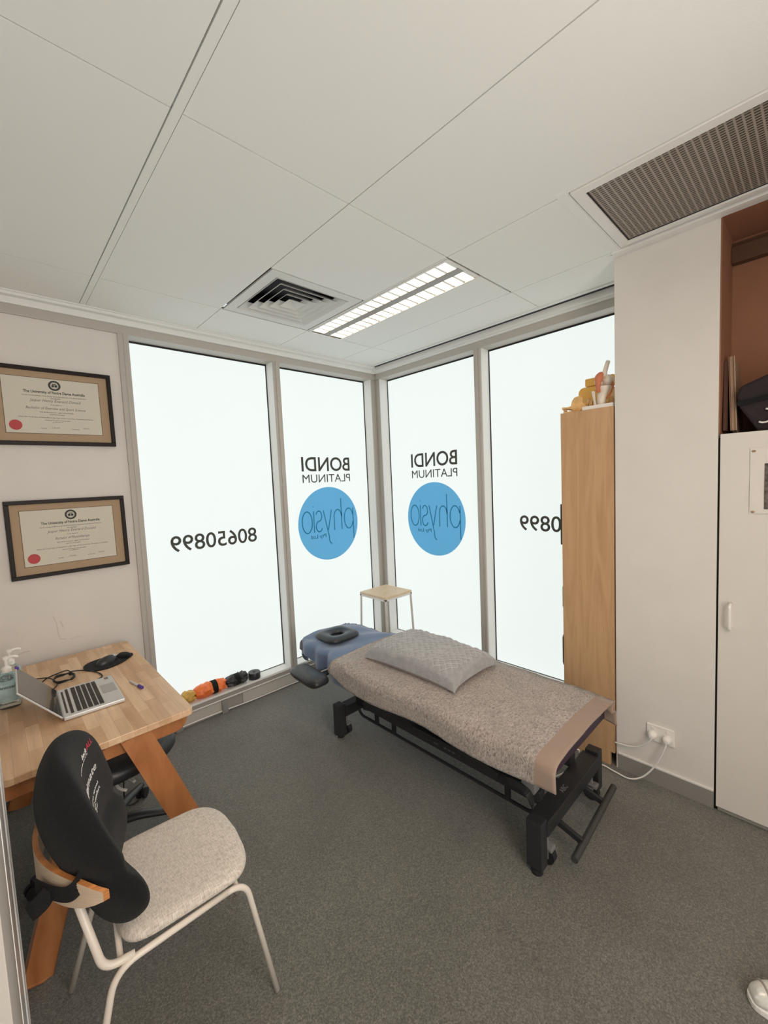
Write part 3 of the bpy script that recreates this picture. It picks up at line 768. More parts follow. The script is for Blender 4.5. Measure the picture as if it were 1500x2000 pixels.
b = nb(); add_box(b, (0.042, -0.045, 0.0168), (0.095, 0.06, 0.0176), 0.001); obj('trackpad', b, mat('trackpad_grey', (0.45, 0.46, 0.46), 0.3, metal=0.3), LP, local=True)
b = nb(); add_box(b, (-0.093, -0.12, 0.0168), (-0.086, 0.12, 0.0176)); obj('speaker_strip', b, M['key'], LP, local=True)
b = nb(); add_box(b, (0.070, 0.118, 0.0168), (0.085, 0.146, 0.0174)); obj('sticker', b, M['ink_soft'], LP, local=True)
hx, hz = -0.103, 0.016; ang = math.atan2(0.147, -0.122)
mx = Matrix.Translation((hx, 0, hz)) @ Matrix.Rotation(-(ang-PI/2)-0.0, 4, 'Y')
b = nb(); add_box(b, (-0.006, -0.156, 0), (0.0, 0.156, 0.195), 0.002, 2, mx); lid = obj('lid', b, M['silver'], LP, local=True)
b = nb(); add_box(b, (0.0, -0.152, 0.006), (0.0012, 0.152, 0.191), 0, 2, mx)
so = obj('screen', b, M['screen'], lid, local=True)
b = nb()
for s in (-1, 1):
    add_box(b, (-0.006, -0.156, 0.0), (0.002, 0.156, 0.006), 0.001, 2, mx)
obj('hinge', b, M['silver'], lid, local=True)
b = nb(); add_box(b, (-0.002, 0.135, 0.186), (0.006, 0.152, 0.202), 0.002, 2, Matrix.Translation((-2.478, -0.765, DT)) @ Matrix.Rotation(math.radians(-1.5), 4, 'Z') @ mx)
tag(obj('webcam_cover', b, M['purple']), 'small purple clip on the top corner of the laptop screen', 'clip')

# mouse pad + mouse
b = nb()
poly = []
for k in range(48):
    a = 2*PI*k/48; r = 1.0
    px = 0.105*math.cos(a); py = 0.085*math.sin(a)*(1 - 0.22*math.cos(a))
    if math.cos(a) > 0.25: px *= 1.18; py *= (1-0.30*(math.cos(a)-0.25))
    poly.append((px, py))
mp = thing('mouse_pad', 'black oval mouse pad with wrist rest on the desk', 'mouse pad', (-2.345, -0.378, DT), math.radians(14))
prism(b, poly, lambda a, c_, h: Vector((a, c_, h)), 0.0, 0.005); obj('mat', b, M['foam_black'], mp, local=True)
b = nb(); lathe(b, [(0.001, 0.004), (0.036, 0.004), (0.038, 0.010), (0.03, 0.017), (0.012, 0.020), (0.001, 0.020)], (0.082, 0.0, 0), 20, sx=0.75, sy=1.25); obj('wrist_rest', b, M['foam_black'], mp, local=True, smooth=True)
ms = thing('computer_mouse', 'black computer mouse with grey side on the pad', 'mouse', (-2.352, -0.385, DT+0.005), math.radians(20))
b = nb()
def f(u, v):
    a = 2*PI*u; r = math.sin(v*PI/2)
    z = 0.032*math.cos(v*PI/2)**0.8
    return Vector((0.050*math.cos(a)*r, 0.030*math.sin(a)*r, z*(1+0.2*math.cos(a)*r)))
grid_mesh(b, 24, 10, f, True); obj('shell', b, M['vinyl_black'], ms, local=True, smooth=True)
b = nb(); add_box(b, (0.022, -0.012, 0.020), (0.050, 0.020, 0.027), 0.003); obj('button_panel', b, M['silver'], ms, local=True)
# pen
pn = thing('whiteboard_pen', 'clear pen with purple cap lying on the desk', 'pen', (-2.312, -0.775, DT), math.radians(100))
b = nb(); tube(b, [(-0.072, 0, 0.006), (0.045, 0, 0.006)], 0.0045, 10); obj('barrel', b, M['silver'], pn, local=True, smooth='auto')
b = nb(); tube(b, [(-0.045, 0, 0.007), (-0.078, 0, 0.007)], 0.0075, 10); obj('cap', b, M['purple'], pn, local=True, smooth='auto')
# coiled cable
b = nb(); z = DT+0.004
pts = [(-2.72, -0.49, z), (-2.69, -0.50, z), (-2.64, -0.47, z), (-2.60, -0.38, z), (-2.55, -0.345, z), (-2.51, -0.36, z+0.006)]
for k in range(26):
    a = k/8*2*PI; r = 0.042+0.004*math.sin(k*1.7)
    pts.append((-2.535+r*math.cos(a)*0.9, -0.455+r*math.sin(a)*1.25, z+0.004+0.010*(k % 5)/5))
pts += [(-2.50, -0.40, z+0.01), (-2.44, -0.42, z), (-2.405, -0.50, z), (-2.40, -0.56, z), (-2.425, -0.585, z)]
tube(b, smooth_path(pts, 5), 0.0028, 6)
tube(b, smooth_path([(-2.66, -0.33, z), (-2.62, -0.345, z), (-2.585, -0.40, z+0.006), (-2.565, -0.50, z+0.004), (-2.60, -0.56, z), (-2.64, -0.60, z)], 6), 0.0026, 6)
tag(obj('laptop_cable', b, M['rubber'], smooth=True), 'black cable coiled on the desk beside the laptop', 'cable')
# sanitiser bottles
def bottle(loc, label, rz):
    t = thing('sanitiser_bottle', label, 'bottle', loc, rz, 'pump bottles on the desk')
    b = nb(); lathe(b, [(0.001, 0), (0.030, 0.0), (0.033, 0.006), (0.033, 0.120), (0.026, 0.140), (0.013, 0.150), (0.013, 0.156), (0.001, 0.156)], (0, 0, 0), 24, sx=1.15, sy=0.8); obj('bottle_body', b, M['gel'], t, local=True, smooth='auto')
    b = nb(); lathe(b, [(0.0332, 0.03), (0.0337, 0.031), (0.0337, 0.104), (0.0332, 0.105)], (0, 0, 0), 24, sx=1.15, sy=0.8); obj('label', b, M['label'], t, local=True, smooth='auto')
    b = nb(); text_into(b, 'Sanitiser', -0.030, 0.088, 0.058, 0.013, lambda a, c_, th: Vector((a, -0.0285-th+0.010*(a/0.035)**2, c_)), res=2); obj('lettering', b, M['ink'], t, local=True)
    b = nb(); lathe(b, [(0.001, 0.152), (0.017, 0.152), (0.017, 0.168), (0.008, 0.176), (0.005, 0.178), (0.005, 0.202), (0.010, 0.204), (0.010, 0.216), (0.001, 0.218)], (0, 0, 0), 18)
    tube(b, smooth_path([(0, 0, 0.210), (0.025, 0, 0.212), (0.040, 0, 0.206)], 4), 0.0055, 8); obj('pump', b, M['white_plastic'], t, local=True, smooth='auto')
    return t
bt = bottle((-2.731, -0.585, DT), 'clear blue hand sanitiser pump bottle nearest the laptop', math.radians(-10))
dup(bt, (-2.718, -0.490, DT), math.radians(12), 'clear blue pump bottle standing behind the nearest sanitiser bottle')

# ================================================================== ROLLING STOOL (under the desk)
R = thing('rolling_stool', 'black vinyl rolling stool pushed under the desk', 'stool', (-2.45, -0.72, 0), math.radians(8))
b = nb()
def seatf(u, v):
    a = 2*PI*u; ex = 0.72
    c_, s_ = math.cos(a), math.sin(a)
    cx_ = math.copysign(abs(c_)**ex, c_); sy_ = math.copysign(abs(s_)**ex, s_)
    prof = [(0.001, 0.395), (0.16, 0.395), (0.195, 0.41), (0.212, 0.435), (0.205, 0.462), (0.17, 0.478), (0.09, 0.474), (0.001, 0.470)]
    k = v*(len(prof)-1); i = min(int(k), len(prof)-2); t = k-i
    r = prof[i][0]*(1-t)+prof[i+1][0]*t; z = prof[i][1]*(1-t)+prof[i+1][1]*t
    return Vector((0.045+cx_*r*1.02, -0.06+sy_*r*0.98, z+0.02*(cx_*r/0.2)**2*(v > 0.5)))
grid_mesh(b, 32, 15, seatf, True); obj('seat', b, M['vinyl_black'], R, local=True, smooth=True)
b = nb(); lathe(b, [(0.001, 0.07), (0.030, 0.07), (0.030, 0.22), (0.019, 0.225), (0.019, 0.38), (0.075, 0.385), (0.075, 0.397), (0.001, 0.397)], (0, 0, 0), 20); obj('gas_column', b, M['black_metal'], R, local=True, smooth='auto')
b = nb(); tube(b, smooth_path([(0.03, -0.06, 0.375), (0.04, -0.16, 0.365), (0.05, -0.21, 0.36)], 4), 0.006, 8); tube(b, smooth_path([(0.01, -0.05, 0.37), (0.0, -0.16, 0.345), (0.02, -0.20, 0.335)], 4), 0.006, 8); obj('lever', b, M['white_plastic'], R, local=True, smooth=True)
for k in range(5):
    a = math.radians(-30+72*k)
    d = Vector((math.cos(a), math.sin(a), 0))
    b = nb(); pts = [d*0.02+Vector((0, 0, 0.10)), d*0.12+Vector((0, 0, 0.100)), d*0.22+Vector((0, 0, 0.082)), d*0.285+Vector((0, 0, 0.070))]
    tube(b, smooth_path(pts, 4), [0.030-0.0012*q for q in range(13)], 10, flat=0.7); arm = obj('base_arm', b, M['vinyl_black'], R, local=True, smooth=True)
    b = nb(); c0 = d*0.285; s = Vector((-d.y, d.x, 0))
    for q in (-1, 1):
        p = c0+s*(0.014*q)+Vector((0, 0, 0.026)); tube(b, [p-s*0.007, p+s*0.007], 0.025, 16)
    tube(b, [c0+Vector((0, 0, 0.03)), c0+Vector((0, 0, 0.075))], 0.006, 8)
    obj('caster', b, M['rubber'], arm, local=True, smooth='auto')
bm = nb(); tube(bm, smooth_path([(-2.365, -0.66, 0.36), (-2.36, -0.60, 0.20), (-2.355, -0.55, 0.06), (-2.33, -0.53, 0.010), (-2.29, -0.52, 0.006)], 6), 0.003, 6)
tag(obj('hanging_cable', bm, M['rubber'], smooth=True), 'thin black cable dangling to the carpet behind the desk leg', 'cable')

# ================================================================== CHAIR
CH = thing('visitor_chair', 'white tube chair with oatmeal upholstered seat and plywood back', 'chair', (-2.42, -1.58, 0))
n1 = [(-2.705, -1.785, 0.004), (-2.600, -1.762, 0.430), (-2.262, -1.755, 0.415), (-2.192, -1.772, 0.004)]
f1 = [(-2.664, -1.296, 0.004), (-2.560, -1.392, 0.430), (-2.235, -1.410, 0.415), (-2.145, -1.368, 0.004)]
for p in (n1, f1):
    b = nb(); path = bend_path(p, 0.055, 8); half = len(path)//2
    tube(b, path[:half+1], 0.0085, 12); obj('leg', b, M['chair_white'], CH, smooth=True)
    b = nb(); tube(b, path[half:], 0.0085, 12); obj('leg', b, M['chair_white'], CH, smooth=True)
for q in ([(-2.555, -1.755, 0.432), (-2.620, -1.750, 0.440), (-2.665, -1.712, 0.68)], [(-2.520, -1.392, 0.432), (-2.590, -1.398, 0.440), (-2.668, -1.44, 0.68)]):
    b = nb(); tube(b, bend_path(q, 0.05, 8), 0.0095, 12); obj('back_support', b, M['chair_white'], CH, smooth=True)
for q in ([(-2.585, -1.755, 0.428), (-2.545, -1.392, 0.428)], [(-2.285, -1.755, 0.405), (-2.250, -1.400, 0.405)]):
    b = nb(); tube(b, q, 0.007, 8); obj('seat_rail', b, M['chair_white'], CH, smooth=True)
b = nb()
cs = [(-2.585, -1.750), (-2.550, -1.375), (-2.225, -1.392), (-2.247, -1.762)]
def seat(u, v):
    # u around, v from bottom centre to top centre
    a = 2*PI*u; c_, s_ = math.cos(a), math.sin(a); ex = 0.38
    X = math.copysign(abs(c_)**ex, c_); Y = math.copysign(abs(s_)**ex, s_)
    prof = [(0.0, 0.432), (0.93, 0.432), (0.985, 0.436), (1.0, 0.446), (0.985, 0.457), (0.93, 0.463), (0.5, 0.466), (0.0, 0.466)]
    k = v*(len(prof)-1); i = min(int(k), len(prof)-2); t = k-i
    r = prof[i][0]*(1-t)+prof[i+1][0]*t; z = prof[i][1]*(1-t)+prof[i+1][1]*t
    X *= r; Y *= r
    s1 = (X+1)/2; t1 = (Y+1)/2
    A_ = Vector(cs[0])*(1-t1)+Vector(cs[1])*t1; B_ = Vector(cs[3])*(1-t1)+Vector(cs[2])*t1
    p = A_*(1-s1)+B_*s1
    bow = 0.028*(1-Y*Y)*max(0, X)
    return Vector((p.x+bow, p.y, z-0.018*max(0, X-0.55)**1.5*2-0.006*X))
grid_mesh(b, 56, 22, seat, True); obj('seat', b, M['woven'], CH, smooth=True)
# plywood back: curved band
def plyp(t):
    y = -1.800+0.425*t; x = -2.606-0.088*math.sin(PI*min(1, t*1.02))**0.8-0.040*t
    return x, y
b = nb()
def ply(u, v, th=0):
    x, y = plyp(v); hh = 0.040*(1-abs(2*v-1)**5*0.72)
    return Vector((x+th, y, 0.672+hh*(2*u-1)-0.010*math.cos(v*PI)))
V0 = grid_mesh(b, 6, 30, lambda u, v: ply(u, v, -0.006)); V1 = grid_mesh(b, 6, 30, lambda u, v: ply(u, v, 0.006))
def side(b, A_, B_):
    for k in range(len(A_)-1):
        f = b.faces.new((A_[k], A_[k+1], B_[k+1], B_[k])); f.material_index = 1
side(b, [r[0] for r in V0], [r[0] for r in V1]); side(b, [r[-1] for r in V0], [r[-1] for r in V1]); side(b, V0[0], V1[0]); side(b, V0[-1], V1[-1])
obj('backrest', b, [M['ply_face'], M['ply_edge']], CH, smooth='auto')

# ---- black lumbar cushion strapped to the chair back
LC = thing('lumbar_cushion', 'black contoured back-support cushion strapped to the chair', 'cushion', (-2.56, -1.585, 0.47))
def spine(t):  # t 0 bottom..1 top -> x,z centre
    x = -2.585-0.085*t+0.012*math.sin(t*PI*2.0+0.6)
    return x, 0.466+0.500*t
def wing_(yy, t):
    q = yy/0.19
    return (0.085-0.020*t)*q*q+q*(0.004+0.040*t)
def halfw(t):
    return 0.194*(1-abs(2*t-1)**(2.8 if t > 0.5 else 4.2))**0.5*(1-0.06*math.exp(-((t-0.40)/0.07)**2))
b = nb()
NU, NV = 40, 40
def cush(u, v):
    a = 2*PI*u; t = 0.5-0.5*math.cos(PI*v); t = min(max(t, 0.00002), 0.99998)
    x, z = spine(t); hw = halfw(t)
    c_, s_ = math.cos(a), math.sin(a)
    T_ = (0.056*(1-abs(2*t-1)**4)**0.6)*(1-0.30*math.exp(-((t-0.40)/0.045)**2))
    yy = math.copysign(abs(s_)**0.75, s_)*hw
    side_ = wing_(yy, t)          # wings wrap forward
    xx = math.copysign(abs(c_)**0.8, c_)*T_
    return Vector((x+side_+xx*0.93, -1.598+yy, z+xx*0.22))
grid_mesh(b, NU, NV, cush, True); obj('body', b, M['foam_black'], LC, smooth=True)
# strap round the plywood with a loose end
b = nb()
def ribbon(b, pts, w, th=0.003):
    pts = smooth_path(pts, 6)
    for i in range(len(pts)-1):
        pass
    rings = []
    for i, p in enumerate(pts):
        d = (pts[min(i+1, len(pts)-1)]-pts[max(i-1, 0)]).normalized(); up = Vector((0, 0, 1)); n = d.cross(up)
        if n.length < 1e-4: n = Vector((1, 0, 0))
        n.normalize(); uu = n.cross(d).normalized()
        ww = w(i/(len(pts)-1)) if callable(w) else w
        rings.append([b.verts.new(p+uu*ww/2-n*th/2), b.verts.new(p+uu*ww/2+n*th/2), b.verts.new(p-uu*ww/2+n*th/2), b.verts.new(p-uu*ww/2-n*th/2)])
    for a_, c_ in zip(rings, rings[1:]):
        for k in range(4): b.faces.new((a_[k], a_[(k+1) % 4], c_[(k+1) % 4], c_[k]))
    b.faces.new(rings[0][::-1]); b.faces.new(rings[-1])
ribbon(b, [(-2.600, -1.690, 0.720), (-2.632, -1.730, 0.716), (-2.652, -1.752, 0.690), (-2.672, -1.738, 0.668), (-2.700, -1.690, 0.660), (-2.724, -1.64, 0.660)], 0.036)
ribbon(b, [(-2.700, -1.690, 0.662), (-2.716, -1.695, 0.652), (-2.730, -1.69, 0.640), (-2.740, -1.675, 0.625)], lambda t: 0.050*(1-0.3*t))
obj('strap', b, M['strap'], LC)
# printed marks on the front of the upper lobe
def cpos(yy, t):   # point on the front surface
    x, z = spine(t); hw = halfw(t); q = max(-1, min(1, yy/hw)); s_ = math.copysign(abs(q)**(1/0.75), q); c_ = math.sqrt(max(0, 1-s_*s_))
    T_ = (0.056*(1-abs(2*t-1)**4)**0.6)*(1-0.30*math.exp(-((t-0.40)/0.045)**2)); xx = c_**0.8*T_
    return Vector((x+wing_(yy, t)+xx*0.93+0.0012, -1.598+yy, z+xx*0.22+0.0006))
def cmarks(bm, s, y0, y1, t, h, sh=0.0):
    bm = nb(); text_into(bm, s, 0, 0, 1, 1, lambda a, b_, th: cpos(y0+(y1-y0)*a, t+h*b_)+Vector((th, 0, 0)), shear=sh, res=2)
    obj('printed_mark', bm, M['marker_red'] if s == 'ALL' else M['print_white'], LC, label='red printed mark' if s == 'ALL' else 'white printed lettering')
b = None; cmarks(b, 'back', 0.035, 0.078, 0.800, 0.028, 0.2); cmarks(b, 'support', -0.03, 0.078, 0.782, 0.010)
cmarks(b, 'Ultimate', -0.065, 0.105, 0.655, 0.040, 0.25); cmarks(b, 'lumbar ease', -0.115, -0.05, 0.640, 0.018, 0.2)
cmarks(b, 'Restores spinal', -0.06, 0.085, 0.580, 0.018); cmarks(b, 'curve and comfort', -0.065, 0.085, 0.552, 0.018); cmarks(b, 'all day', -0.05, 0.03, 0.528, 0.014)
cmarks(b, 'ALL', 0.080, 0.125, 0.800, 0.034, 0.1)
cmarks(b, 'obus', -0.170, -0.128, 0.30, 0.030); b = nb()
for k in range(2):
    p = [cpos(-0.170+0.05*q/3, 0.285-0.02*k) for q in range(4)]
    tube(b, p, 0.0009, 4)
obj('side_tag', b, M['print_white'], LC)

# ================================================================== SILL ITEMS
def pouch(name, label, cat, x0, x1, r, mt, strap=None, group=None, n=26, ruff=0.012, seed=0, end=None):
    t = thing(name, label, cat, ((x0+x1)/2, 0.045, 0.145), 0, group)
    b = nb(); zc = 0.146+r*0.95
    def f(u, v):
        a = 2*PI*u; x = x0+(x1-x0)*v
        e = 1-0.35*abs(2*v-1)**5
        nz = noise.noise(Vector((x*40+seed, math.cos(a)*2.2, math.sin(a)*2.2)))
        rr = r*e+ruff*nz
        if strap and abs(v-strap) < 0.09: rr = r*0.93
        z = zc+math.sin(a)*rr
        return Vector((x+0.01*nz, 0.045+math.cos(a)*rr*1.05, max(z, 0.1462)))
    V = grid_mesh(b, n, 22, f, True); b.faces.new(V[0][::-1]); b.faces.new(V[-1])
    obj('bag_body', b, mt, t, smooth='auto')
    if strap:
        b = nb(); xs_ = x0+(x1-x0)*strap; w = 0.018
        prof = []
        def g_(u, v):
            a = 2*PI*u; return Vector((xs_-w+2*w*v, 0.045+math.cos(a)*r*1.03, max(0.1460, zc+math.sin(a)*r*0.98)))
        grid_mesh(b, 26, 3, g_, True); obj('strap', b, M['strap'], t, solid=0.002)
    return t
pouch('orange_pouch', 'orange vinyl roll with a black strap on the window sill', 'exercise bag', -1.800, -1.588, 0.046, M['orange'], 0.62, seed=3)
pouch('yellow_pouch', 'mustard yellow vinyl roll on the sill left of the orange one', 'exercise bag', -1.885, -1.802, 0.040, M['yellow'], seed=9)
pouch('black_pouch', 'black vinyl roll with a black strap on the sill', 'exercise bag', -1.580, -1.420, 0.041, M['vinyl_black'], 0.5, seed=14, ruff=0.018)
pouch('dark_wrap', 'dark grey wrap at the left end of the sill row behind the desk corner', 'exercise bag', -1.935, -1.890, 0.038, M['skirt'], seed=21)
tr = thing('tape_roll', 'black round tape roll lying at the right end of the sill row', 'tape roll', (-1.360, 0.042, 0.145))
b = nb(); lathe(b, [(0.008, 0.001), (0.044, 0.001), (0.045, 0.004), (0.045, 0.046), (0.043, 0.049), (0.010, 0.049), (0.008, 0.046)], (-1.360, 0.042, 0.145), 28); obj('tape', b, M['vinyl_black'], tr, smooth='auto')
b = nb(); lathe(b, [(0.003, 0.048), (0.009, 0.048), (0.009, 0.0505), (0.003, 0.0505)], (-1.360, 0.042, 0.145), 14); obj('core', b, M['rubber'], tr)

# ================================================================== CORNER STOOL
ST = thing('side_stool', 'small white metal stool with pale timber top in the window corner', 'stool', (-0.30, -0.33, 0))
x0, x1, y0, y1, zt = -0.463, -0.150, -0.505, -0.185, 0.66
b = nb(); add_box(b, (x0, y0, zt-0.020), (x1, y1, zt), 0.003); obj('seat_board', b, M['stool_top'], ST)
b = nb()
for r in ((x0, y0, x1, y0+0.016), (x0, y1-0.016, x1, y1), (x0, y0, x0+0.016, y1), (x1-0.016, y0, x1, y1)): add_box(b, (r[0], r[1], zt-0.036), (r[2], r[3], zt-0.020), 0.001)
obj('top_frame', b, M['white'], ST)
for x in (x0+0.008, x1-0.008):
    for y in (y0+0.008, y1-0.008):
        sx = -0.018 if x < -0.3 else 0.018; sy = -0.018 if y < -0.34 else 0.018
        b = nb(); beam(b, (x, y, zt-0.03), (x+sx, y+sy, 0.002), 0.016, 0.016, 0.001); obj('leg', b, M['white'], ST)

# ================================================================== TREATMENT TABLE
TB = thing('treatment_table', 'black-framed treatment table under a taupe towel', 'treatment table', (-0.95, -1.50, 0))
XC = -0.955
for nm, x, y in (('a', -1.245, -0.875), ('b', -0.645, -0.875), ('c', -1.245, -2.168), ('d', -0.645, -2.168)):
    b = nb(); add_box(b, (x-0.026, y-0.032, 0.028), (x+0.026, y+0.032, 0.226), 0.004); lg = obj('leg', b, M['black_metal'], TB)
    b = nb(); lathe(b, [(0.001, 0.0), (0.024, 0.0), (0.024, 0.018), (0.014, 0.022), (0.014, 0.03), (0.001, 0.03)], (x, y, 0), 16); obj('foot', b, M['chrome'] if y > -1 else M['rubber'], lg, smooth='auto')
    s = 1 if x < XC else -1
    b = nb(); wx = x+s*0.062; wy = y-0.012*(1 if y < -1 else -1)
    tube(b, [(wx-0.014, wy, 0.044), (wx+0.014, wy, 0.044)], 0.036, 20); obj('caster_wheel', b, M['rubber'], TB, smooth='auto')
    b = nb(); add_box(b, (wx-0.020, wy-0.03, 0.070), (wx+0.020, wy+0.03, 0.088), 0.006)
    add_box(b, (wx-0.020, wy-0.014, 0.04), (wx-0.016, wy+0.014, 0.080)); add_box(b, (wx+0.016, wy-0.014, 0.04), (wx+0.020, wy+0.014, 0.080))
    tube(b, [(wx, wy, 0.085), (wx, wy, 0.16)], 0.007, 8); obj('caster_fork', b, M['grey_metal'], TB)
b = nb(); add_box(b, (-1.222, -0.915, 0.150), (-0.668, -0.845, 0.212), 0.004); obj('cross_beam', b, M['black_metal'], TB)
b = nb(); add_box(b, (-1.222, -2.205, 0.150), (-0.668, -2.125, 0.212), 0.004); obj('cross_beam', b, M['black_metal'], TB)
b = nb(); text_into(b, 'ABC', -1.02, -2.18, 0.05, 0.022, lambda a, c_, th: Vector((a, c_, 0.2122+th))); obj('embossed_mark', b, M['grey_metal'], TB)
for x in (-1.115, -0.795):
    b = nb(); add_box(b, (x-0.024, -2.13, 0.196), (x+0.024, -0.91, 0.252), 0.004); obj('long_beam', b, M['black_metal'], TB)
b = nb(); add_box(b, (-1.138, -1.96, 0.215), (-1.1395, -1.68, 0.236)); 
b.free()
b = nb(); text_into(b, '- iii  222 -', 1.52, 0.220, 0.20, 0.008, lambda a, c_, th: Vector((-1.1395-th, -a, c_))); obj('side_lettering', b, M['grey_metal'], TB)
b = nb(); tube(b, bend_path([(-1.090, -0.86, 0.16), (-1.090, -0.90, 0.100), (-1.090, -2.07, 0.100), (-1.090, -2.12, 0.16)], 0.03), 0.009, 8)
tube(b, bend_path([(-0.820, -0.86, 0.16), (-0.820, -0.90, 0.100), (-0.820, -2.07, 0.100), (-0.820, -2.12, 0.16)], 0.03), 0.009, 8)
for y in (-1.05, -1.20, -1.95): add_box(b, (-1.098, y-0.012, 0.10), (-1.082, y+0.012, 0.20))
obj('lift_bar', b, M['black_metal'], TB)
b = nb(); tube(b, [(-1.180, -2.290, 0.085), (-0.690, -2.275, 0.105)], 0.0145, 12)
obj('kick_bar', b, M['rod_metal'], TB, smooth='auto')
for x in (-1.085, -0.815):
    b = nb(); beam(b, (x, -2.14, 0.135), (x, -2.285, 0.094), 0.018, 0.018, 0.002); obj('kick_bar_arm', b, M['black_metal'], TB)
# upper frame, scissor arms, motor
b = nb()
for x in (-1.215, -0.695): add_box(b, (x-0.016, -2.17, 0.372), (x+0.016, -0.90, 0.412), 0.003)
for y in (-0.92, -1.5, -2.15): add_box(b, (-1.20, y-0.016, 0.372), (-0.71, y+0.016, 0.408), 0.003)
obj('upper_frame', b, M['black_metal'], TB)
for x in (-1.165, -0.745):
    b = nb(); beam(b, (x, -1.02, 0.24), (x, -1.75, 0.385), 0.014, 0.045, 0.003); obj('scissor_arm', b, M['black_metal'], TB)
    b = nb(); beam(b, (x, -1.95, 0.245), (x, -1.35, 0.385), 0.014, 0.045, 0.003); obj('scissor_arm', b, M['black_metal'], TB)
b = nb(); add_box(b, (-1.175, -1.42, 0.262), (-1.10, -1.27, 0.330), 0.006); obj('control_box', b, M['rubber'], TB)
b = nb(); add_box(b, (-1.02, -2.10, 0.215), (-0.83, -1.80, 0.275), 0.012)
tube(b, [(-0.93, -1.80, 0.245), (-0.93, -1.25, 0.31)], 0.022, 14); obj('lift_motor', b, M['grey_metal'], TB, smooth='auto')
b = nb(); tube(b, [(-0.93, -2.095, 0.27), (-0.90, -2.12, 0.345)], 0.018, 12); add_box(b, (-1.165, -2.120, 0.250), (-1.115, -2.060, 0.300), 0.004); obj('motor_cap', b, M['grey_metal'], TB, smooth='auto')
b = nb(); ribbon(b, [(-1.255, -2.05, 0.33), (-1.262, -2.10, 0.345), (-1.255, -2.14, 0.325), (-1.215, -2.14, 0.25), (-1.180, -2.12, 0.235)], 0.028, 0.006); obj('release_lever', b, M['rubber'], TB)

def arch(u, hw, top, hang, rc=0.035, crown=0.012):
    """cross-section x offset,z from near hem over the top to the far hem; u in 0..1"""
    segs = [hang, rc*PI/2, 2*(hw-rc), rc*PI/2, hang]; Lt = sum(segs); s = u*Lt
    if s <= segs[0]: return -hw-0.004*(1-s/max(segs[0], 1e-6)), top-rc-hang+s
    s -= segs[0]
    if s <= segs[1]: a = s/rc; return -hw+rc*(1-math.cos(a)), top-rc+rc*math.sin(a)
    s -= segs[1]
    if s <= segs[2]:
        x = -hw+rc+s; return x, top+crown*(1-(x/(hw-rc))**2)
    s -= segs[2]
    if s <= segs[3]: a = s/rc; return hw-rc*(1-math.cos(a)), top-rc+rc*math.cos(a)-0
    s -= segs[3]; return hw+0.004*(s/max(segs[4], 1e-6)), top-rc-s
# mattress body (plum vinyl) and head section
b = nb()
def slab(b, xc, hw, y0, y1, z0, z1, rc=0.03):
    poly_ = []
    for k in range(41):
        x, z = arch(k/40, hw, z1, max(0.001, z1-z0-rc), rc, 0.010); poly_.append((x+xc, z))
    V_ = []
    for y, sc_ in ((y0, 0.97), (y0+0.02, 1), (y1-0.02, 1), (y1, 0.97)):
        V_.append([b.verts.new((xc+(p[0]-xc)*sc_, y, z0+(p[1]-z0)*(sc_ if sc_ < 1 else 1))) for p in poly_])
    for A_, B_ in zip(V_, V_[1:]):
        for k in range(40): b.faces.new((A_[k], A_[k+1], B_[k+1], B_[k]))
        b.faces.new((A_[-1], A_[0], B_[0], B_[-1]))
    b.faces.new(V_[0]); b.faces.new(V_[-1][::-1])
slab(b, XC, 0.305, -2.225, -0.865, 0.412, 0.488); obj('mattress', b, M['vinyl_navy'], TB, smooth='auto')
b = nb(); slab(b, -0.965, 0.225, -0.855, -0.350, 0.425, 0.488); obj('head_section', b, M['vinyl_navy'], TB, smooth='auto')
b = nb(); add_box(b, (-1.10, -0.90, 0.385), (-0.83, -0.42, 0.424), 0.004); obj('head_bracket', b, M['black_metal'], TB)
b = nb()
def pad(u, v):
    a = 2*PI*u; ex = 0.45; c_, s_ = math.cos(a), math.sin(a)
    X = math.copysign(abs(c_)**ex, c_); Y = math.copysign(abs(s_)**ex, s_)
    ph = PI*v; r = math.sin(ph)**0.45; z = -math.cos(ph)
    return Vector((-1.345+0.068*X*r+0.010*Y, -0.705+0.170*Y*r, 0.392+0.036*z-0.004*Y))
grid_mesh(b, 40, 16, pad, True); obj('arm_rest', b, M['vinyl_black'], TB, smooth=True, label='padded black arm rest')
b = nb(); beam(b, (-1.31, -0.74, 0.372), (-1.10, -0.74, 0.395), 0.04, 0.012, 0.002); obj('arm_rest_bracket', b, M['black_metal'], TB)

# navy-blue sheet over the head section
b = nb()
def sheet(u, v):
    y = -0.315-0.80*v
    # half widths near / far
    k = max(0.0, min(1.0, (-y-0.70)/0.20)); k = k*k*(3-2*k)
    e = max(0.0, min(1.0, (-y-0.315)/0.13)); e = math.sin(e*PI/2)**0.7
    hw = (0.120+0.125*e)*(1-k)+0.318*k
    xc = -0.965*(1-k)+XC*k
    hang = (0.075+0.030*math.sin(y*19+1))*(1-k)+0.088*k
    if u > 0.5: hang = (0.055+0.015*math.sin(y*15))*(1-k)+0.05*k
    x, z = arch(u, hw, 0.502-0.008*k, hang, 0.034, 0.008)
    top = (abs(x) < hw-0.03)
    fold = (1-k)*0.006*math.sin(9*y*3+x*16)+0.004*noise.noise(Vector((x*9, y*9, 2)))
    if u < 0.22 or u > 0.78: x += (1-k)*0.012*math.sin(y*42)*(1 if u < 0.5 else -0.4)
    z += fold*(1 if top else 0.3)
    if v < 0.05: z -= (0.05-v)/0.05*0.075
    return Vector((xc+x, y, z))
grid_mesh(b, 50, 70, sheet); tag(obj('blue_sheet', b, M['sheet'], smooth=True, solid=0.003), 'dusty blue fitted sheet draped over the head end of the table', 'sheet')

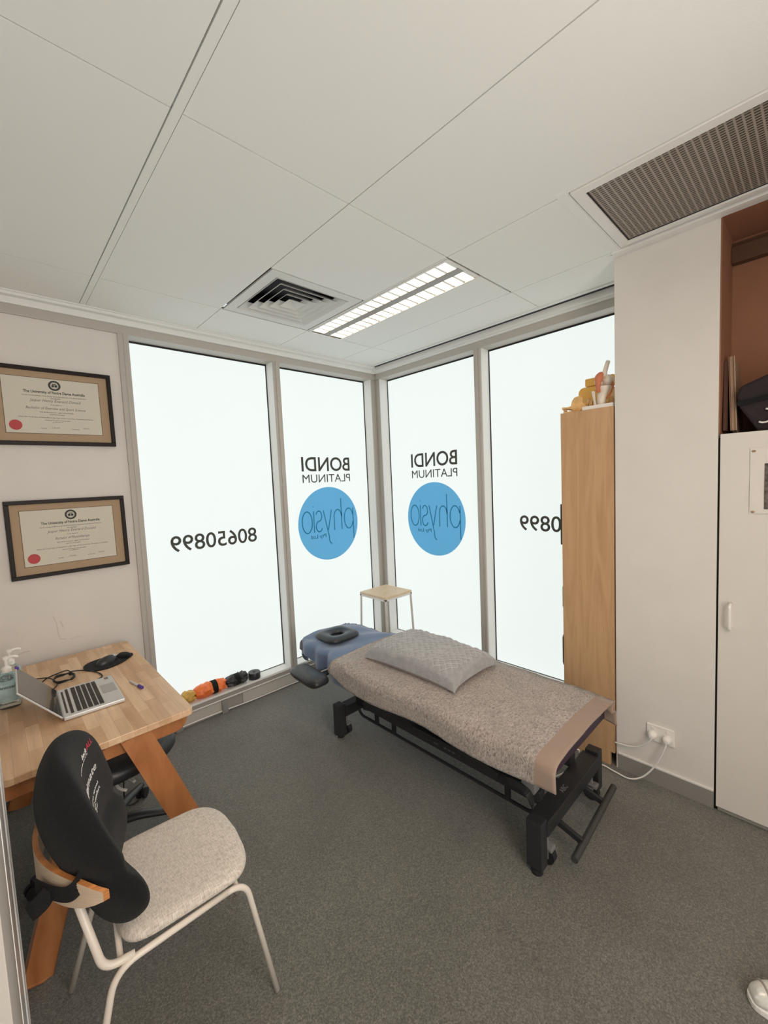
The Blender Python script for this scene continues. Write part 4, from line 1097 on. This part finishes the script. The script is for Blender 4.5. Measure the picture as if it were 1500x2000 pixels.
# taupe towel
b = nb()
Y0, Y1 = -0.868, -2.262
def towel(u, v):
    y = Y0+(Y1-Y0)*v
    hw = 0.336-0.012*v
    q = (u-0.5)*2
    hn = 0.004+0.062*min(1, v/0.12)**0.7+0.010*math.sin(v*9)-0.016*max(0, (v-0.8)/0.2)
    hf = 0.010+0.03*v+0.045*max(0, (v-0.85)/0.15)
    hang = hn if u < 0.5 else hf
    x, z = arch(u, hw, 0.508, hang, 0.045, 0.014)
    if u > 0.5: x, z = arch(u, hw, 0.508, hf, 0.045, 0.014)
    z += 0.0035*noise.noise(Vector((x*7, y*7, 5)))+0.002*noise.noise(Vector((x*25, y*25, 1)))
    z -= 0.012*max(0, v-0.9)/0.1*(1-q*q)
    y2 = y - 0.010*(abs(q)**3)*(v > 0.98) + 0.004*math.sin(x*14)*(v < 0.02)
    hang_ = 0
    x += 0.006*math.sin(y*11) * (1 if (u < 0.1 or u > 0.9) else 0)
    if v < 0.2: z += 0.010*math.exp(-((v-0.10)/0.05)**2)*max(0, math.sin(x*26+y*30))
    return Vector((XC-0.007+x, y2, z))
V = grid_mesh(b, 72, 110, towel)
b.faces.ensure_lookup_table()
for f in b.faces:
    cy = sum(v.co.y for v in f.verts)/len(f.verts)
    if cy < Y1+0.075 or cy > Y0-0.006: f.material_index = 1
tag(obj('towel', b, [M['terry'], M['band']], smooth=True, solid=0.006), 'taupe terry towel spread over the treatment table', 'towel')

# face cushion
b = nb()
fc = Vector((-1.012, -0.575, 0.512))
def donut(u, v):
    a = 2*PI*u; ph = 2*PI*v
    ex = 0.5; c_, s_ = math.cos(a), math.sin(a)
    X = math.copysign(abs(c_)**ex, c_); Y = math.copysign(abs(s_)**ex, s_)
    ro = 0.5+0.5*math.cos(ph)         # 1 outer, 0 inner
    ox, oy = 0.132*X, 0.128*Y
    ix, iy = 0.045*c_, 0.034*s_
    z = 0.021*math.sin(ph)*(1+0.15*math.cos(ph))
    rr = ro
    return fc+Vector((ox*rr+ix*(1-rr), oy*rr+iy*(1-rr), 0.020+z))
b.verts.ensure_lookup_table()
NU2, NV2 = 56, 20
Vd = [[b.verts.new(donut(i/NU2, j/NV2)) for i in range(NU2)] for j in range(NV2)]
for j in range(NV2):
    for i in range(NU2): b.faces.new((Vd[j][i], Vd[j][(i+1) % NU2], Vd[(j+1) % NV2][(i+1) % NU2], Vd[(j+1) % NV2][i]))
tag(obj('face_cushion', b, M['vinyl_black'], smooth=True), 'black square face cushion with a hole on the blue sheet', 'cushion')

# pillow: quilted top shell, plain underside
PW = thing('pillow', 'grey quilted pillow lying on the taupe towel', 'pillow', (-0.932, -1.355, 0.520), math.radians(-88.5))
LW, LH, PT = 0.322, 0.203, 0.084
def pil(s, t, up):
    # s,t in -1..1
    s = max(-1, min(1, s)); t = max(-1, min(1, t))
    e = (1-abs(s)**9)**0.36*(1-abs(t)**7)**0.36
    pinch = 1-0.075*(1-abs(s)**2)*abs(t)-0.0
    ear = 0.045*(abs(s)*abs(t))**8
    x = s*LW*(1-0.025*(1-abs(t)**2)*abs(s)+ear); y = t*LH*(1-0.02*(1-abs(s)**2)*abs(t)**2+ear)
    z = PT*e*(0.92+0.10*(1-s*s)*(1-t*t)+0.05*math.sin(s*2+2.0)) if up else -PT*0.36*e
    if up:
        z += 0.010*noise.noise(Vector((s*3, t*3, 1)))*e
        a1 = math.sin((x+y)*PI/0.045); a2 = math.sin((x-y)*PI/0.045)
        z += 0.008*(min(abs(a1), 1)*min(abs(a2), 1))**0.5*e
        z += 0.007*noise.noise(Vector((x*34, y*16, 3)))*e
    if not up: x *= 0.975-0.0*e; y *= 0.98
    return Vector((x, y, z+PT*0.36-0.012*(abs(s)*abs(t))**3))
NP, NQ = 130, 84
b = nb(); grid_mesh(b, NP, NQ, lambda u, v: pil(2*u-1, 2*v-1, True)); obj('quilted_cover', b, M['quilt'], PW, local=True, smooth=True)
b = nb(); grid_mesh(b, 60, 40, lambda u, v: pil(2*u-1, 2*v-1, False)); obj('underside', b, M['pillow_side'], PW, local=True, smooth=True)
b = nb()
for sgn in (-1, 1):
    step = 0.045*1.0
    k = -14
    while k <= 14:
        c0 = k*step; seg_ = []
        for i in range(61):
            x = -LW+2*LW*i/60; y = sgn*(c0-x)
            s, t = x/LW, y/LH
            if abs(s) < 0.93 and abs(t) < 0.90: seg_.append(pil(s, t, True)+Vector((0, 0, 0.0012)))
            else:
                if len(seg_) > 3: tube(b, seg_, 0.0019, 4)
                seg_ = []
        if len(seg_) > 3: tube(b, seg_, 0.0019, 4)
        k += 1
obj('quilting', b, M['quilt_line'], PW, local=True)

# ================================================================== BOOKCASE (side on) + models on top
BK = thing('bookcase', 'tall narrow birch-veneer bookcase standing against the white pier', 'bookcase', (-0.20, -2.05, 0))
x0, x1, y0, y1, zt = -0.384, -0.005, -2.183, -1.913, 1.930
b = nb()
prism(b, [(y0, 0.075), (y0+0.022, 0.075), (y0+0.022, 0.0), (y1, 0.0), (y1, zt), (y0, zt)], lambda a, c_, h: Vector((h, a, c_)), x0, x0+0.018); obj('side_panel', b, M['birch'], BK, bevel=0.001)
b = nb(); prism(b, [(y0, 0.075), (y0+0.022, 0.075), (y0+0.022, 0.0), (y1, 0.0), (y1, zt), (y0, zt)], lambda a, c_, h: Vector((h, a, c_)), x1-0.018, x1); obj('side_panel', b, M['birch'], BK)
b = nb(); add_box(b, (x0+0.018, y0, zt-0.018), (x1-0.018, y1, zt)); obj('top_panel', b, M['birch'], BK)
b = nb(); add_box(b, (x0+0.018, y0, 0.08), (x1-0.018, y0+0.006, zt-0.018)); obj('back_panel', b, M['birch'], BK)
b = nb(); add_box(b, (x0+0.018, y1-0.02, 0.0), (x1-0.018, y1-0.004, 0.06)); obj('plinth', b, M['birch'], BK)
for z in (0.065, 0.42, 0.78, 1.16, 1.54):
    b = nb(); add_box(b, (x0+0.018, y0+0.006, z), (x1-0.018, y1-0.008, z+0.018)); obj('shelf', b, M['birch'], BK)
b = nb(); add_box(b, (-0.39, -2.190, 0.02), (-0.384, -2.1835, 1.93)); b.free()
# things on the shelves that poke past the front edge
b = nb(); add_box(b, (-0.30, -2.10, 1.179), (-0.12, -1.866, 1.42), 0.006)
tag(obj('black_folder', b, M['vinyl_black']), 'black file edge poking out of the bookcase at mid height', 'folder')
b = nb(); add_box(b, (-0.30, -2.02, 0.80), (-0.20, -1.870, 0.935), 0.012)
tag(obj('green_box', b, M['green']), 'green box edge poking out of the bookcase below the black one', 'box')
b = nb(); add_box(b, (-0.30, -2.06, 0.439), (-0.12, -1.862, 0.64), 0.025)
tag(obj('black_case', b, M['vinyl_black']), 'rounded black case poking out low on the bookcase', 'case')

Z = 1.930
# knee joint model
K = thing('knee_model', 'anatomical knee joint model with orange tendon on a white base', 'anatomical model', (-0.30, -2.10, Z))
b = nb(); add_box(b, (-0.376, -2.178, Z), (-0.276, -2.026, Z+0.020), 0.003); obj('base', b, M['white_plastic'], K)
b = nb(); tube(b, smooth_path([(-0.31, -2.100, Z+0.018), (-0.31, -2.104, Z+0.07), (-0.31, -2.112, Z+0.100), (-0.31, -2.112, Z+0.118)], 5), [0.020, 0.020, 0.021, 0.022, 0.022, 0.023, 0.024, 0.025, 0.026, 0.028, 0.031, 0.034, 0.036, 0.038, 0.038, 0.036], 16); obj('tibia', b, M['bone'], K, smooth=True)
b = nb(); tube(b, smooth_path([(-0.335, -2.082, Z+0.018), (-0.335, -2.074, Z+0.06), (-0.33, -2.068, Z+0.098)], 5), [0.006]*6+[0.007, 0.008, 0.009, 0.010, 0.010], 8); obj('fibula', b, M['bone'], K, smooth=True)
b = nb()
for yy, r in ((-2.092, 0.026), (-2.134, 0.028)):
    bmesh.ops.create_uvsphere(b, u_segments=16, v_segments=10, radius=r, matrix=Matrix.Translation((-0.305, yy, Z+0.150)) @ Matrix.Diagonal((1.1, 0.95, 1.0, 1)))
tube(b, smooth_path([(-0.305, -2.112, Z+0.150), (-0.305, -2.116, Z+0.185), (-0.305, -2.124, Z+0.215), (-0.305, -2.136, Z+0.250)], 4), [0.032, 0.028, 0.022, 0.017, 0.014, 0.0125, 0.012, 0.012, 0.0115, 0.011, 0.011, 0.011, 0.008], 12); obj('femur', b, M['bone'], K, smooth=True)
b = nb(); tube(b, smooth_path([(-0.335, -2.112, Z+0.188), (-0.352, -2.104, Z+0.155), (-0.352, -2.100, Z+0.115), (-0.340, -2.100, Z+0.088)], 5), [0.008, 0.012, 0.016, 0.019, 0.021, 0.021, 0.019, 0.017, 0.015, 0.013, 0.012, 0.011, 0.010, 0.010, 0.010, 0.008], 12); obj('tendon', b, M['tendon'], K, smooth=True)
b = nb(); tube(b, smooth_path([(-0.305, -2.150, Z+0.150), (-0.31, -2.160, Z+0.115), (-0.31, -2.148, Z+0.080), (-0.31, -2.128, Z+0.055)], 4), 0.0045, 6); obj('ligament', b, M['tendon'], K, smooth=True)
# spine with pelvis lying behind the knee model
SP = thing('spine_model', 'tan anatomical pelvis and spine model lying on top of the bookcase', 'anatomical model', (-0.22, -2.0, Z))
b = nb()
blade = [(-1.985, 0.108), (-1.998, 0.112), (-2.012, 0.092), (-2.008, 0.062), (-2.030, 0.030), (-1.990, 0.006), (-1.965, 0.004), (-1.952, 0.020), (-1.944, 0.045), (-1.955, 0.085), (-1.968, 0.104)]
blade = [(y, z*0.78) for y, z in blade]
for xa, dx in ((-0.318, 0.030), (-0.222, -0.030)):
    prism(b, blade, lambda a_, c_, h, dx=dx: Vector((h+dx*(c_/0.1)*-0.6, a_, Z+0.003+c_)), xa, xa+0.012)
tube(b, smooth_path([(-0.312, -1.955, Z+0.040), (-0.318, -1.925, Z+0.034), (-0.300, -1.892, Z+0.040), (-0.265, -1.884, Z+0.036), (-0.232, -1.892, Z+0.040), (-0.216, -1.925, Z+0.034), (-0.220, -1.955, Z+0.040)], 5), 0.0062, 8)
tube(b, smooth_path([(-0.312, -1.965, Z+0.012), (-0.318, -1.930, Z+0.009), (-0.296, -1.900, Z+0.012), (-0.265, -1.890, Z+0.028), (-0.236, -1.900, Z+0.012), (-0.216, -1.930, Z+0.009), (-0.220, -1.965, Z+0.012)], 5), 0.0070, 8)
tube(b, smooth_path([(-0.312, -1.990, Z+0.050), (-0.265, -1.998, Z+0.045), (-0.220, -1.990, Z+0.050)], 4), 0.018, 10)
obj('pelvis', b, M['tanbone'], SP, smooth='auto', bevel=0.004)
for k in range(7):
    y = -2.010-0.021*k
    b = nb(); tube(b, [(-0.245, y+0.008, Z+0.036+0.004*math.sin(k)), (-0.245, y-0.008, Z+0.036+0.004*math.sin(k))], 0.025, 14)
    add_box(b, (-0.250, y-0.005, Z+0.056), (-0.240, y+0.005, Z+0.072), 0.002); add_box(b, (-0.278, y-0.004, Z+0.028), (-0.212, y+0.004, Z+0.036), 0.002)
    obj('vertebra', b, M['tanbone'], SP, smooth='auto')
# yellow tub behind
b = nb()
YT = thing('yellow_tub', 'yellow plastic container behind the bone models on the bookcase', 'container', (-0.10, -1.99, Z))
prism(b, rrect(-2.10, Z+0.001, -1.925, Z+0.160, 0.030), lambda a, c_, h: Vector((h, a, c_)), -0.165, -0.055)
obj('tub', b, M['ybucket'], YT, bevel=0.004)
b = nb(); prism(b, rrect(-2.12, Z+0.161, -1.965, Z+0.205, 0.008), lambda a, c_, h: Vector((h, a, c_)), -0.170, -0.050); obj('lid', b, M['ybucket'], YT, bevel=0.003)

# ================================================================== RIGHT CUPBOARD, NICHE THINGS
CB = thing('cupboard', 'tall white laminate cupboard with a small white handle beside the pier', 'cupboard', (-0.25, -2.9, 0))
b = nb(); add_box(b, (XP+0.010, -3.60, 0.0), (-0.088, -2.622, 1.722)); obj('carcass', b, M['white_gloss'], CB)
b = nb(); add_box(b, (XP+0.010, -3.60, 1.722), (-0.088, -2.613, 1.739), 0.002); obj('top_shelf', b, M['white_gloss'], CB)
b = nb(); add_box(b, (XP-0.010, -3.16, 0.022), (XP+0.008, -2.616, 1.738), 0.0015); dr = obj('door', b, M['white_gloss'], CB)
b = nb(); add_box(b, (XP-0.012, -3.60, 0.022), (XP+0.008, -3.164, 1.738), 0.0015); obj('door', b, M['white_gloss'], CB)
b = nb(); tube(b, bend_path([(XP-0.012, -2.660, 0.880), (XP-0.046, -2.660, 0.882), (XP-0.046, -2.660, 0.990), (XP-0.012, -2.660, 0.992)], 0.014, 5), 0.0068, 10); obj('handle', b, M['white_plastic'], dr, smooth=True)
b = nb(); add_box(b, (XP-0.006, -3.60, 0.004), (XP+0.004, -2.622, 0.018), 0.001); obj('kick_strip', b, M['skirt'], CB)
b = nb(); add_box(b, (XP+0.002, -2.6205, 0.0), (XP+0.02, -2.6085, 1.722)); obj('edge_gap', b, M['frame'], CB)

PO = thing('poster', 'white paper notice with a dark photo fixed on the cupboard door', 'poster', (XP-0.014, -2.85, 1.39))
b = nb()
def pf(u, v):
    y = -2.716-0.30*u; z = 1.392+0.276*v
    d = 0.0006+0.0012*abs(math.sin(u*9+v*5))*(1-0.5*v)
    return Vector((XP-0.0125-d, y, z+0.006*u))
grid_mesh(b, 24, 18, pf); obj('paper', b, M['sleeve'], PO, smooth=True)
b = nb(); add_box(b, (XP-0.0155, -2.98, 1.412), (XP-0.0150, -2.762, 1.602)); obj('photo', b, M['photo'], PO)
for z in (1.655, 1.400):
    b = nb(); bmesh.ops.create_uvsphere(b, u_segments=12, v_segments=6, radius=0.006, matrix=Matrix.Translation((XP-0.0145, -2.727, z)) @ Matrix.Diagonal((0.5, 1.2, 0.8, 1))); obj('blu_tack', b, M['beigeboard'], PO, smooth=True)

b = nb(); beam(b, (-0.215, -2.625, 1.741), (-0.175, -2.620, 2.045), 0.012, 0.25, 0.002, up=Vector((1, 0, 0)))
tag(obj('brown_board', b, M['brownboard']), 'dark brown board leaning against the niche side on the cupboard', 'board')
b = nb(); beam(b, (-0.215, -2.655, 1.742), (-0.175, -2.640, 2.060), 0.013, 0.25, 0.005, up=Vector((1, 0, 0)))
tag(obj('beige_board', b, M['beigeboard']), 'beige board leaning beside the dark brown one in the niche', 'board')
BG = thing('shoulder_bag', 'dark fabric bag lying on top of the cupboard', 'bag', (-0.23, -2.88, 1.74))
b = nb()
prism(b, [(-2.735, 1.741), (-2.675, 1.845), (-2.662, 1.90), (-2.676, 1.935), (-2.80, 1.985), (-3.05, 1.99), (-3.14, 1.90), (-3.10, 1.741)], lambda a, c_, h: Vector((h, a, c_)), -0.36, -0.12)
obj('bag_body', b, M['bag'], BG, bevel=0.012)
b = nb(); ribbon(b, [(-0.368, -2.668, 1.862), (-0.372, -2.72, 1.868), (-0.372, -2.82, 1.885), (-0.370, -2.95, 1.895)], 0.02, 0.004); obj('zip_flap', b, M['strap'], BG)
b = nb(); tube(b, arc_pts := [Vector((-0.372, -2.755+0.028*math.cos(a), 1.80+0.028*math.sin(a))) for a in [math.radians(100+12*k) for k in range(18)]], 0.004, 6); obj('ring', b, M['white_plastic'], BG, smooth=True)

# power outlet and plugs
PO2 = thing('power_outlet', 'white double power outlet low on the pier', 'power outlet', (XP, -2.394, 0.22))
b = nb(); add_box(b, (XP-0.009, -2.453, 0.228), (XP, -2.335, 0.312), 0.003); obj('face_plate', b, M['white_plastic'], PO2)
for y in (-2.362, -2.425):
    b = nb(); add_box(b, (XP-0.0125, y-0.006, 0.288), (XP-0.008, y+0.006, 0.300), 0.001); obj('switch', b, M['white'], PO2)
def plug(y, path, lab):
    t = thing('plug_lead', lab, 'power plug', (XP-0.02, y, 0.25), 0, 'plugs in the pier outlet')
    b = nb(); lathe(b, [(0.001, 0.0), (0.018, 0.0), (0.020, 0.006), (0.018, 0.022), (0.010, 0.034), (0.001, 0.036)], (XP-0.009, y, 0.262), 16, mx=Matrix.Rotation(-PI/2, 4, 'Y')); obj('plug', b, M['white_plastic'], t, smooth='auto')
    b = nb(); tube(b, smooth_path(path, 8), 0.0038, 8); obj('cord', b, M['white_plastic'], t, smooth=True)
plug(-2.362, [(XP-0.036, -2.362, 0.258), (XP-0.040, -2.355, 0.235), (XP-0.030, -2.31, 0.185), (XP-0.020, -2.26, 0.158), (XP-0.016, -2.21, 0.148), (XP-0.014, -2.188, 0.146)], 'white plug in the left socket, its cord running level to the bookcase')
plug(-2.425, [(XP-0.036, -2.425, 0.258), (XP-0.042, -2.420, 0.225), (XP-0.045, -2.385, 0.13), (XP-0.055, -2.33, 0.045), (XP-0.065, -2.27, 0.010), (XP-0.060, -2.20, 0.010), (XP-0.050, -2.13, 0.010), (XP-0.10, -2.08, 0.008), (-0.60, -2.02, 0.008), (-0.78, -1.98, 0.05), (-0.86, -1.95, 0.21)], 'white plug in the right socket, its cord drooping to the floor')
b = nb(); tube(b, smooth_path([(-0.76, -2.07, 0.235), (-0.725, -2.10, 0.232), (-0.70, -2.12, 0.222), (-0.69, -2.11, 0.19)], 5), 0.0035, 6); obj('table_lead', b, M['white_plastic'], TB, smooth=True)

# ================================================================== SHOE at the frame edge
SH = thing('shoe', 'shiny silver white shoe on the carpet at the bottom right corner', 'shoe', (-1.205, -2.815, 0), math.radians(-62))
b = nb()
def shoe(u, v):
    a = 2*PI*u; ph = PI*v
    L_ = 0.5-0.5*math.cos(ph)            # 0 toe .. 1 heel
    x = 0.285*L_
    r = math.sin(ph)**0.55
    w_ = 0.050*r*(1-0.15*L_); h_ = (0.052+0.055*L_**2)*r
    z = h_*0.5*(1+math.sin(a))**1.0
    return Vector((x, w_*math.cos(a), max(0.014, z+0.012)))
grid_mesh(b, 28, 28, shoe, True); obj('upper', b, M['shoe'], SH, local=True, smooth=True)
b = nb()
poly = []
for k in range(40):
    a = 2*PI*k/40; poly.append((0.1425-0.147*math.cos(a), 0.053*math.copysign(abs(math.sin(a))**0.7, math.sin(a))))
prism(b, poly, lambda a, c_, h: Vector((a, c_, h)), 0.0, 0.020); obj('sole', b, M['white'], SH, local=True, bevel=0.003)
for k in range(5):
    b = nb(); pts = []
    for i in range(13):
        v = 0.22+0.10*k; uu = 0.04+0.42*i/12; p = shoe(uu, v); p += Vector((0.006*math.sin(i/12*PI), 0, 0.0015)); pts.append(p)
    tube(b, pts, 0.0035, 6); obj('stripe', b, M['shoe_stripe'], SH, local=True, smooth=True)
